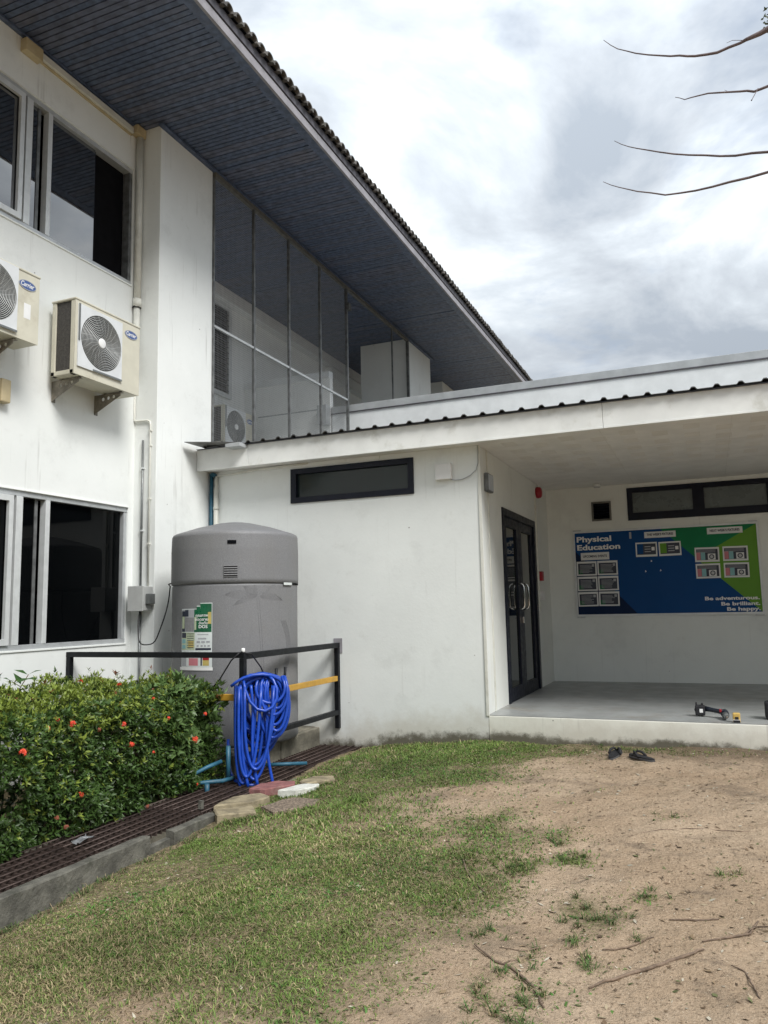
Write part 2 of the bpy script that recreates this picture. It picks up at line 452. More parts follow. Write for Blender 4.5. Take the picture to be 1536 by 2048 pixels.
# ------------------------------------------------------------------ key planes (metres; porch floor is z = 0, camera at x = y = 0)
Y0, XV, YB = 7.8265, -2.159, 11.495          # annex front wall, door wall, porch back wall
XP, XL, YP = -5.569, -5.88, 6.821            # pillar face, left facade, pillar near side
ZS, XE = 6.79, -4.06                          # soffit underside, eave edge
XR2 = -7.7                                    # recess wall
YF = 7.553                                    # porch fascia

def gz(x, y):
    x = np.asarray(x, float); y = np.asarray(y, float)
    zw = np.interp(x, [-4, -3.5, -2.2, .5, 3], [-.40, -.375, -.262, -.222, -.22])
    t = np.clip((7.4 - y) / 4.4, 0, 1.6)
    z = zw - np.interp(x, [-3.5, -1, 2], [.145, .125, .12]) * t ** 1.25
    z = z + .010 * np.sin(x * 2.3 + 1.1) * np.sin(y * 1.7) + .006 * np.sin(x * 6.1 + y * 4.3) + .004 * np.sin(x * 13 - y * 9.7)
    z = z + (.0075 * fb(x * 4, y * 4, 2) + .0055 * fb(x * 9, y * 9) + .0035 * fb(x * 23, y * 23, 1)) * np.clip((7.86 - y) * 4, 0, 1)
    return z
EDGE = np.array([(-1.1, 8.2), (-1.15, 7.2), (-1.36, 6.5), (-1.25, 5.6), (-1.06, 4.9), (-1.20, 4.2), (-1.2, 3.6), (-1.34, 3.3), (-1.34, 2.9), (-1.5, 2.5), (-1.7, 1.5)])
CLUMPS = [(-.67, 3.92, .15, .8), (-.55, 3.80, .14, .9), (-.95, 4.95, .16, .8), (-1.08, 4.36, .14, .7), (-.70, 3.04, .17, 1.0), (-.90, 3.08, .12, .7), (-.39, 4.12, .09, .6), (-.62, 3.60, .10, .6),
          (-.56, 3.38, .09, .6), (-.80, 4.60, .12, .7), (-.66, 2.75, .13, .9), (-1.0, 3.5, .09, .5), (-.35, 5.45, .10, .35), (.0, 4.5, .08, .3), (-.78, 3.32, .09, .5), (-.85, 2.86, .09, .7)]
_ph = rng.uniform(0, 6.28, 24); _dr = rng.uniform(0, 6.28, 24); _fr = np.array([1.1, 1.6, 2.2, 3.1, 4.3, 5.7, 7.9, 9.7] * 3)
def fb(x, y, k=0):
    s = np.zeros_like(np.asarray(x, float)); 
    for i in range(8):
        j = i + 8 * k; s = s + np.sin((x * math.cos(_dr[j]) + y * math.sin(_dr[j])) * _fr[j] + _ph[j]) / (1 + .35 * i)
    return s / 2.2
def grass_cover(x, y):
    x = np.asarray(x, float); y = np.asarray(y, float)
    ex = np.interp(y, EDGE[::-1, 1], EDGE[::-1, 0])
    d = ex - x + .20 * fb(x * 1.3, y * 1.3) + .10 * fb(x * 3, y * 3, 1)
    g = np.clip(.5 + d / .75, 0, 1)
    g = g * np.clip(.82 + .56 * fb(x, y, 2) + .42 * fb(x * 2.7, y * 2.7, 0) + .25 * np.clip(3.6 - y, 0, 1) * (x < -1.9), .10, 1)
    for cx, cy, r, a in CLUMPS:
        q = ((x - cx) ** 2 + ((y - cy) * .8) ** 2) / r ** 2
        g = np.maximum(g, a * np.exp(-q * 1.4) * np.clip(.75 + .5 * fb(x * 3, y * 3), .2, 1))
    strip = np.exp(-((y - 7.62) / .16) ** 2) * np.clip(.75 - (x + .9) * .55, .08, .8) * (y < 7.80)
    return np.maximum(g, strip)

# ------------------------------------------------------------------ ground
def ground():
    xs = np.concatenate([[-400, -120, -40, -15, -7, -5.0, -4.125, -4.12, -3.60, -3.595], np.arange(-3.56, 1.6, .035), [1.8, 2.2, 3, 4.5, 7, 12, 25, 60, 150, 400]])
    ys = np.concatenate([[-400, -120, -40, -15, -5, -2, 0, 1, 1.6], np.arange(1.9, 7.86, .04), [8.2, 9, 12, 20, 40, 100, 400]])
    X, Yg = np.meshgrid(xs, ys)
    Zg = gz(np.clip(X, -4, 3), np.clip(Yg, 1.0, 7.86))
    far = (X > 3) | (Yg < 1.0)
    Zg = np.where(far, Zg - .0, Zg)
    tr = (X > -4.122) & (X < -3.597) & (Yg < 7.84)
    Zg = np.where(tr, -.80, Zg)
    Zg = np.where(X <= -4.124, -.43, Zg)
    nx, ny = len(xs), len(ys)
    idx = np.arange(nx * ny).reshape(ny, nx)
    q = np.stack([idx[:-1, :-1], idx[:-1, 1:], idx[1:, 1:], idx[1:, :-1]], -1).reshape(-1, 4)
    g = grass_cover(X, Yg).ravel()
    v = np.stack([X.ravel(), Yg.ravel(), Zg.ravel()], 1)
    o = np_mesh('ground', v, q, np.stack([g, g, g], 1), None, None, 4)
    o.data.polygons.foreach_set('use_smooth', [True] * len(q))
    t = NT('dirt_and_thin_turf')
    a = t.node('ShaderNodeAttribute', attribute_name='Col')
    d = t.mix(t.ss(t.noise(1.3, 6, .65), .35, .68), (.385, .282, .190), (.475, .362, .255))
    d = t.mix(t.ss(t.noise(58, 5, .75), .52, .66, 0, .8), d, (.15, .105, .068))
    d = t.mix(t.ss(t.noise(85, 4, .75, off=(4, 1, 2)), .58, .68, 0, .7), d, (.68, .56, .42))
    d = t.mix(t.ss(t.noise(.95, 5, .7, (1, 1.9, 1), (5.3, 1.2, 0)), .52, .66, 0, .6), d, (.17, .135, .10))
    d = t.mix(t.ss(t.noise(2.7, 7, .75, (1, 2.2, 1), (1.3, 7.2, 0)), .57, .70, 0, .65), d, (.135, .105, .078))
    # soil colour darker towards the step
    s = t.node('ShaderNodeSeparateXYZ'); t.l.new(t.pos(), s.inputs[0])
    yy = t.math('ADD', s.outputs[1], t.math('MULTIPLY', t.math('SUBTRACT', t.noise(4, 6, .7), .5), .9))
    d = t.mix(t.ss(yy, 6.9, 7.75, 0, .8), d, (.105, .08, .055))
    gs = t.mix(t.ss(t.noise(26, 5, .7), .4, .62), (.16, .125, .075), (.31, .245, .155))
    gs = t.mix(t.ss(t.noise(60, 4, .7, off=(3, 3, 3)), .5, .62, 0, .6), gs, (.09, .115, .045))
    fac = t.ss(t.math('ADD', a.outputs['Fac'], t.math('MULTIPLY', t.math('SUBTRACT', t.noise(8, 6, .7), .5), .5)), .12, .75)
    c = t.mix(fac, d, gs)
    t.put(c, t.b.inputs['Base Color']); t.b.inputs['Roughness'].default_value = .95
    t.b.inputs['Specular IOR Level'].default_value = .15
    h = t.math('ADD', t.math('MULTIPLY', t.noise(110, 4, .7), .8), t.math('MULTIPLY', t.noise(22, 5, .65), 1.3))
    h = t.math('ADD', h, t.math('MULTIPLY', t.noise(5.5, 4, .6, off=(7, 3, 0)), 3.5))
    t.bump(h, .85, .02)
    o.data.materials.append(t.m)
    tag(o, kind='structure')
ground()

# ------------------------------------------------------------------ main two-storey building
bld = thing('school_building', 'white two storey building with dark blue timber eaves on the left', 'building', (XL, 4, 0))
def upper_wall():
    mb = MB()
    # left facade with two window openings: outline in (Y, Z)
    loops = [rect(-4, YP, -.7, ZS), rect(1.6, 6.72, 4.84, 6.25), rect(1.6, 6.735, .79, 2.265)]
    panel(mb, loops, .16, (XL - .16, 0, 0), (0, 1, 0), (0, 0, 1))
    mb.build('wall', M_WALL, bld)
upper_wall()
MB().box(-6.05, XP, YP, Y0 + .02, -.7, ZS).build('pillar', M_WALL, bld, .006)
MB().box(XR2 - .2, XR2, Y0 + .02, 25, 2.9, ZS - .002).build('recess_wall', M_WALLR, bld)
MB().box(-7.7, -6.05, Y0 - .1, Y0 + .019, 2.9, ZS - .002).build('recess_end_wall', M_WALLR, bld)
MB().box(-6.67, XP, 14.873, 16.31, 2.9, ZS - .001).build('pillar', M_WALL, bld, .006)
MB().box(-6.7, -5.9, 18.2, 25, 2.9, ZS - .002).build('wall', M_WALL, bld)
MB().box(XR2, -5.6, Y0 + .021, 25, 2.75, 2.9).build('recess_floor', M_PARA, bld)  # floor colour made pale to bounce light into the dim recess
MB().box(-14, -13.9, -4, 25, -.7, ZS).build('wall', M_WALL, bld)
MB().box(-13.9, XR2 - .21, 24.9, 25, -.7, ZS).build('wall', M_WALL, bld)
MB().box(-13.9, XL - .17, -4, -3.9, -.7, ZS).build('wall', M_WALL, bld)
# rooms behind the windows
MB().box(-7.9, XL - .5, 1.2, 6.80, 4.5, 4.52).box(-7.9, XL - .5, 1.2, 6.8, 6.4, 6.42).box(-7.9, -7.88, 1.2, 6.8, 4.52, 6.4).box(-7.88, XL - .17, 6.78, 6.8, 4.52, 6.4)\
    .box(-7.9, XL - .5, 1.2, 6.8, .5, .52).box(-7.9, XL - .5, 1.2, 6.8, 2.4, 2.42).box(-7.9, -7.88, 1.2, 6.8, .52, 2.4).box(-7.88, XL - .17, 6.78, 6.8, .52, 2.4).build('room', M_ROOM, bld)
# cornice and pale ledge at the head of the recess wall
MB().box(XR2, XR2 + .18, Y0 + .03, 18.0, 6.57, ZS - .004).build('cornice', M_WHITE, bld)
MB().box(XR2, XR2 + .16, 15.2, 24, 6.30, 6.55).build('ledge', M_WALL, bld)
# louvred window in the recess wall
wv = MB(); panel(wv, [rect(10.75, 11.40, 4.86, 6.56), rect(10.82, 11.30, 4.94, 6.48)], .05, (XR2 - .0, 0, 0), (0, 1, 0), (0, 0, 1))
lw = wv.build('window', M_ALUW, bld)
lb = MB().box(XR2 + .002, XR2 + .006, 10.82, 11.30, 4.94, 6.48).build('louvre_backing', M_GAP, lw)
sl0 = None
for k in range(15):
    z = 5.0 + k * .1
    me = MB().bar((XR2 + .03, 10.82, z), (XR2 + .03, 11.30, z), .05, .008, (.5, 0, .86)).build('louvre_slat', M_PDARK, lw)
# soffit planks, one by one, with the dark gap above them showing at the joints
plank_s = MB().box(XL - .17, XE - .13, -.0275, .0275, 0, .018).mesh('soffit_plank')
plank_l = MB().box(XR2, XE - .13, -.0275, .0275, 0, .018).mesh('soffit_plank')
for me in (plank_s, plank_l): me.materials.append(M_NAVY)
plank_s2, plank_l2 = plank_s.copy(), plank_l.copy()
for me in (plank_s2, plank_l2): me.materials.clear(); me.materials.append(M_NAVY2)
for x in (plank_s, plank_l, plank_s2, plank_l2):
    for v in x.vertices: v.co.x -= bld.location.x
npk = 0
y = 3.6
while y < 22.2:
    npk += 1
    sh = y < Y0 - .05
    alt = random.random() < .40
    o = bpy.data.objects.new('soffit_plank', (plank_s2 if alt else plank_s) if sh else (plank_l2 if alt else plank_l)); COL.objects.link(o); o.parent = bld
    o.location = (0, y - 4, ZS + random.uniform(-.0012, .002) + (.004 if random.random() < .06 else 0))
    o.rotation_euler = (0, random.uniform(-.0006, .0006), random.uniform(-.0006, .0006))
    y += .0665
MB().box(XR2 - .1, XE - .02, -4, 25, ZS + .026, ZS + .04).build('soffit_backing', M_GAP, bld)
MB().box(XE - .128, XE - .012, -4, 25, ZS - .003, ZS + .018).build('soffit_edge_board', M_NAVY, bld, .003)
MB().box(XL, XL + .05, 1, YP - .001, ZS - .03, ZS - .006).build('soffit_trim', M_NAVY, bld)
MB().box(XP, XP + .06, YP - .05, 16.4, ZS - .035, ZS - .008).build('soffit_trim', M_NAVY, bld)
y = -4.0
while y < 25:
    MB().box(XE - .01, XE + .022, y, min(25, y + 3.95) - .004, ZS - .018, ZS + .085).build('fascia_board', M_FASC, bld, .003)
    MB().box(XE - .01, XE + .035, y + 1.1, min(25, y + 5.05) - .004, ZS + .094, ZS + .195).build('fascia_board', M_FASC2, bld, .003)  # upper board coloured darker to carry the shade under the tiles
    y += 3.95
# eave course of rolled roof tiles
def tile_mesh():
    n = 9; vs = []; fs = []
    for i, (xx, zz) in enumerate(((0, 0), (-.36, .125))):
        for ro, t in ((.062, 1.0), (.044, .0)):
            for k in range(n + 1):
                a = PI * k / n; vs.append((xx, ro * math.cos(a) * 1.12, zz + ro * math.sin(a) * 1.05 - (.012 if k in (0, n) else 0)))
    m = n + 1
    for k in range(n):
        fs += [(k, k + 1, 2 * m + k + 1, 2 * m + k), (m + k, 3 * m + k, 3 * m + k + 1, m + k + 1), (k, m + k, m + k + 1, k + 1)]
    mb = MB(); mb.add(vs, fs, 0, True)
    mb.box(-.36, -.004, .05, .10, -.004, .010)
    return mb.mesh('roof_tile')
tm = tile_mesh(); tm.materials.append(M_TILE)
y = 4.2
while y < 21.0:
    o = bpy.data.objects.new('roof_tile', tm); COL.objects.link(o); o.parent = bld
    o.location = (XE + .10 - bld.location.x + random.uniform(-.008, .008), y - 4 + random.uniform(-.005, .005), ZS + .195 + random.uniform(-.004, .006))
    o.rotation_euler = (random.uniform(-.05, .05), random.uniform(-.02, .02), random.uniform(-.03, .03))
    y += .15
rf = MB()
ys = np.arange(-4, 25, .0375)
vs, fs = [], []
for i, yy in enumerate(ys):
    h = .045 * max(0, math.cos(2 * PI * (yy - 4.2) / .15))
    for xx in (XE - .20, -9.2): vs.append((xx, yy, ZS + .21 + (XE + .1 - xx) * .347 + h))
for i in range(len(ys) - 1): fs.append((2 * i, 2 * i + 2, 2 * i + 3, 2 * i + 1))
rf.add(vs, fs, 0, True)
rf.add([(-9.2, -4, 8.83), (-9.2, 25, 8.83), (-14.2, 25, 7.0), (-14.2, -4, 7.0)], [(0, 1, 2, 3)])
rf.build('roof', M_TILE, bld)
MB().box(XE - .3, XE + .06, -4, 25, ZS + .198, ZS + .204).build('roof_underlay', M_GAP, bld)

# windows of the left facade
def facade_window(z0, z1, yend, glass, sash_y1, m1, m2, gap_from):
    f = MB(); fx = XL - .02
    for (a, b) in ((1.6, yend),):
        f.box(fx - .09, fx + .012, a, b, z0, z0 + .045).box(fx - .09, fx + .012, a, b, z1 - .05, z1)
    w = f.build('window', M_ALU, bld, .003)
    MB().box(fx - .09, fx + .006, yend - .045, yend, z0 + .046, z1 - .051).build('jamb', M_STEEL if glass is M_GLU else M_ALU, w, .003)
    for yy, wd in ((m1, .075), (m2, .055), (m1 - 1.9, .06)):
        MB().box(fx - .06, fx + .016, yy - wd / 2, yy + wd / 2, z0 + .046, z1 - .051).build('mullion', M_ALUW, w, .003)
    s = MB(); panel(s, [rect(sash_y1 - 1.75, sash_y1, z0 + .05, z1 - .055), rect(sash_y1 - 1.69, sash_y1 - .05, z0 + .105, z1 - .11)], .035, (fx, 0, 0), (0, 1, 0), (0, 0, 1))
    s.build('sash', M_ALUW, w, .003)
    MB().box(fx - .02, fx - .012, sash_y1 - 1.74, sash_y1 - .002, z0 + .06, z1 - .06).build('pane', glass, w)
    MB().box(fx - .045, fx - .038, m1 + .03, m2 - .12, z0 + .046, z1 - .051).build('pane', glass, w)
    MB().box(fx - .055, fx - .03, m2 - .12, m2 - .085, z0 + .046, z1 - .051).build('inner_stile', M_STEEL, w)
    MB().box(fx - .045, fx - .038, m2 + .025, gap_from, z0 + .046, z1 - .051).build('pane', glass, w)
    MB().box(fx - .085, fx - .06, gap_from - .02, gap_from + .03, z0 + .046, z1 - .051).build('inner_stile', M_FRAME, w)
    MB().box(fx - .095, fx - .09, gap_from - .5, yend - .046, z0 + .046, z1 - .051).build('pane', M_ROOM, w)  # near-black sheet stands for the shade in the open gap, not glass
    # pale line of plaster round the opening
    for q in ((1.6, yend, z1 + .002, z1 + .012), (1.6, yend, z0 - .016, z0 - .002)):
        MB().box(XL, XL + .012, *q).build('trim', M_WALL, w)
facade_window(4.84, 6.25, 6.72, M_GLU, 5.16, 5.235, 5.495, 6.17)
facade_window(.79, 2.265, 6.735, M_GLL, 5.20, 5.285, 5.62, 6.68)

# ------------------------------------------------------------------ wire screen over the recess
scr = thing('wire_screen', 'fine wire mesh screen on steel posts closing the recess under the eaves', 'screen', (XP, 9.8, 3.05))
for yy, r in ((8.79, .018), (9.765, .018), (10.78, .018), (11.79, .022), (13.92, .014), (14.80, .026)):
    MB().bar((XP + .02, yy, 3.0), (XP + .02, yy, ZS - .04), r * 2, r * 2).build('post', M_STEEL, scr)
MB().bar((XP + .02, Y0 + .03, ZS - .065), (XP + .02, 14.83, ZS - .065), .05, .06).build('top_rail', M_BRN, scr)
MB().bar((XP + .02, Y0 + .03, 4.685), (XP + .02, 11.77, 4.685), .03, .03).build('middle_rail', M_CAP, scr)
MB().bar((XP + .012, Y0 + .035, 3.0), (XP + .012, Y0 + .035, ZS - .1), .025, .025).build('post', M_STEEL, scr)
mb = MB()
yy = Y0 + .05
while yy < 11.77:
    mb.box(XP - .0012, XP + .0012, yy - .0005, yy + .0005, 3.0, ZS - .095); yy += .03
zz = 3.02
while zz < ZS - .095:
    mb.box(XP + .0013, XP + .0037, Y0 + .05, 11.77, zz - .0005, zz + .0005); zz += .03
tag(mb.build('wire_mesh', M_MESH, scr), kind='stuff')
bk = MB().box(XP + .04, XP + .10, 11.74, 11.84, 6.30, 6.42).build('clamp', M_STEEL, scr)

# ------------------------------------------------------------------ annex with porch
ann = thing('annex_building', 'low white building with porch, dark framed glass door and metal roof', 'building', (XV, Y0, 0))
mb = MB()
panel(mb, [rect(XP + .001, XV, -.7, 2.798), rect(-4.43, -2.90, 2.336, 2.735)], .16, (0, Y0 + .16, 0), (1, 0, 0), (0, 0, 1))
mb.build('wall', M_WALLB, ann)
mb = MB()
DY0, DY1, DZ = 8.71, 10.52, 2.235
panel(mb, [[(Y0 + .161, 0), (DY0, 0), (DY0, DZ), (DY1, DZ), (DY1, 0), (YB, 0), (YB, 2.798), (Y0 + .161, 2.798)]], .16, (XV - .16, 0, 0), (0, 1, 0), (0, 0, 1))
mb.build('door_wall', M_WALLI, ann)
mb = MB()
panel(mb, [rect(XV, 5, 0, 2.798), rect(-1.0, 1.95, 2.27, 2.735), rect(-1.50, -1.235, 2.295, 2.565)], .16, (0, YB + .16, 0), (1, 0, 0), (0, 0, 1))
mb.build('back_wall', M_WALLI, ann)
MB().box(5.0, 5.16, Y0 + .3, YB + .16, 0, 2.798).build('side_wall', M_WALLI, ann)
MB().box(XV + .001, 5.2, Y0, YB + .2, -.7, -.006).build('porch_slab', M_STEP, ann, .008)
MB().box(XV + .001, 5.2, Y0 + .004, YB - .001, -.0055, 0).build('porch_floor', M_FLOOR, ann)
MB().box(XP + .001, 5.2, YF + .026, YB + .2, 2.80, 2.83).build('porch_ceiling', M_CEIL, ann)
# ceiling boards with vent slots
mb = MB()
x = -1.93
while x < 2.0:
    for g in range(5):
        for k in range(6):
            yy = 7.86 + g * .42 + k * .038 + (.2 if int(round((x + 1.93) / .3)) % 2 else 0)
            mb.box(x, x + .15, yy, yy + .007, 2.7975, 2.7995)
    x += .3
tag(mb.build('vent_slots', M_SLOT, ann), kind='stuff')
mb = MB()
for yy in (8.8, 10.0): mb.box(XV, 5, yy, yy + .004, 2.7978, 2.7996)
for xx in (-.9, .3, 1.5, 2.7): mb.box(xx, xx + .004, 7.6, YB, 2.7978, 2.7996)
mb.build('ceiling_joint', M_SLOT, ann)
MB().box(-4.9, -3.3, Y0 - .012, Y0 - .002, 2.755, 2.797).build('eave_trim', M_FWHT, ann)
for a, b in ((XP + .002, -4.85), (-4.847, -.84), (-.837, 2.6), (2.603, 5.2)):
    fo = MB().box(a, b, YF, YF + .025, 2.80, 3.03).box(a, b, YF - .004, YF + .03, 2.775, 2.7995).build('fascia_board', M_FWHT, ann, .003)
# ribbed roof sheets
def rib_profile(x):
    u = (x + 3.613) / .2; u = u - math.floor(u + .5); d = abs(u) * .2
    return .026 if d < .016 else (.026 * (1 - (d - .016) / .016) if d < .032 else 0)
x = -5.45
sheets = 0
while x < 5.2:
    mb = MB(); vs = []; fs = []
    xs = np.arange(x, min(5.25, x + .8) + .001, .008)
    for xx in xs:
        h = rib_profile(xx) + sheets % 2 * .001
        for yy, zz in ((YF - .055, 3.042), (YB + .3, 3.10)): vs.append((xx, yy, zz + h))
    n = len(xs)
    for xx in xs:
        h = rib_profile(xx) + sheets % 2 * .001
        vs.append((xx, YF - .055, 3.036 + h * .9))
    for i in range(n - 1):
        fs.append((2 * i, 2 * i + 2, 2 * i + 3, 2 * i + 1)); fs.append((2 * i, 2 * n + i, 2 * n + i + 1, 2 * i + 2))
    mb.add(vs, fs); mb.build('roof_sheet', M_METAL, ann); x += .8; sheets += 1
MB().box(XP + .01, 5.2, YF - .03, YF + .02, 3.0305, 3.0345).build('roof_flashing', M_PDARK, ann)
mb = MB(); mb.add([(-5.52, 7.25, 3.075), (-4.95, 7.42, 3.045), (-4.95, 7.7, 3.05), (-5.52, 7.7, 3.08), (-5.52, 7.25, 3.066), (-4.95, 7.42, 3.036), (-4.95, 7.7, 3.04), (-5.52, 7.7, 3.07)],
                  [(0, 1, 2, 3), (7, 6, 5, 4), (0, 4, 5, 1), (1, 5, 6, 2), (2, 6, 7, 3), (3, 7, 4, 0)])
mb.build('corner_flashing', M_METAL, ann)
MB().box(-5.06, -4.86, 7.40, 7.56, 2.985, 3.032).build('gutter_end', M_CAP, ann, .006)
# window of the front wall
mb = MB(); panel(mb, [rect(-4.432, -2.898, 2.334, 2.737), rect(-4.36, -2.965, 2.40, 2.675)], .06, (0, Y0 + .045, 0), (1, 0, 0), (0, 0, 1))
wb = mb.build('window', M_FRAME, ann, .004)
MB().box(-4.37, -2.955, Y0 + .03, Y0 + .036, 2.39, 2.685).build('pane', M_GLW, wb)
MB().box(-4.37, -2.955, Y0 + .10, Y0 + .12, 2.39, 2.685).build('blind', M_PDARK, wb)
# window of the porch back wall
mb = MB(); panel(mb, [rect(-1.003, 1.953, 2.268, 2.737), rect(-.93, -.13, 2.375, 2.665), rect(.02, .80, 2.375, 2.665), rect(.95, 1.85, 2.375, 2.665)], .06, (0, YB + .045, 0), (1, 0, 0), (0, 0, 1))
wb = mb.build('window', M_FRAME, ann, .004)
for a, b in ((-.935, -.125), (.015, .805), (.945, 1.855)):
    MB().box(a, b, YB + .012, YB + .02, 2.37, 2.67).build('pane', mat('grey_film_glass', (.13, .15, .15), .3, .1, 4), wb)
# double glass door
dr = MB()
panel(dr, [[(DY0, 0), (DY0 + .085, 0), (DY0 + .085, DZ - .085), (DY1 - .10, DZ - .085), (DY1 - .10, 0), (DY1, 0), (DY1, DZ), (DY0, DZ)]], .07, (XV - .055, 0, 0), (0, 1, 0), (0, 0, 1))
door = dr.build('door', M_FRAME, ann, .004)
mid = 9.585
for a, b in ((DY0 + .088, mid - .004), (mid + .004, DY1 - .103)):
    lf = MB(); panel(lf, [rect(a, b, .008, DZ - .088), rect(a + .13, b - .13, .15, DZ - .20)], .045, (XV - .052, 0, 0), (0, 1, 0), (0, 0, 1))
    lf.build('leaf', M_FRAME, door, .004)
    MB().box(XV - .035, XV - .027, a + .125, b - .125, .145, DZ - .195).build('pane', M_GLD, door)
for yy in (mid - .13, mid + .12):
    pts = [(XV - .01, yy, 1.055), (XV + .03, yy, 1.057), (XV + .052, yy, 1.072), (XV + .060, yy, 1.10), (XV + .060, yy, 1.21), (XV + .060, yy, 1.32), (XV + .052, yy, 1.348), (XV + .03, yy, 1.363), (XV - .01, yy, 1.365)]
    MB().tube(pts, .0125, 10).build('handle', M_CHROME, door)
MB().box(XV - .007, XV + .018, mid - .025, mid + .025, .88, .96).build('lock', M_CHROME, door, .004)
MB().box(XV - .1, XV + .004, DY0, DY1, .0005, .006).build('threshold', M_FRAME, door)
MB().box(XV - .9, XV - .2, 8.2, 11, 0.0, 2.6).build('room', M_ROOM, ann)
# white trim tube down the corner and down the door jamb
MB().box(XV - .018, XV + .014, Y0 - .012, Y0 - .0015, -.01, 2.796).build('corner_trim', M_PIPE, ann, .003)
MB().box(XV + .001, XV + .012, Y0 + .28, Y0 + .31, .0, 2.796).build('corner_trim', M_PIPE, ann, .003)

# rear block with parapet behind the porch roof
rear = thing('rear_block', 'flat topped white block with grey capped parapet rising behind the porch roof', 'building', (-2, 11.9, 3))
MB().box(-5.905, 7, 11.9, 12.05, 2.9, 4.508).build('parapet_wall', M_PARA, rear)
MB().box(-5.915, 7, 11.885, 12.07, 4.5085, 4.628).build('parapet_cap', M_CAP, rear, .004)
MB().box(-5.917, 7, 11.88, 12.07, 4.492, 4.508).build('parapet_drip', M_FASC2, rear)
MB().box(-5.905, -5.75, 12.06, 18, 2.9, 4.50).box(6.8, 7, 12.06, 18, 2.9, 4.5).build('parapet_wall', M_PARA, rear)
MB().box(-5.7, 6.8, 12.1, 18, 4.1, 4.15).build('roof_deck', M_CONC, rear)
MB().box(XR2 + .002, -5.93, 11.87, 11.99, 2.9, 5.16).build('cross_wall', M_WALLR, rear)
MB().box(XR2 + .002, -5.93, 11.84, 11.999, 5.161, 5.28).build('cross_wall_cap', M_PARA, rear)
MB().box(-6.10, -5.922, 11.70, 11.868, 4.30, 4.64).build('duct_end', M_CAP, rear, .005)
MB().box(-7.4, -6.0, 11.866, 11.8695, 4.60, 4.62).build('joint', M_CAP, rear)

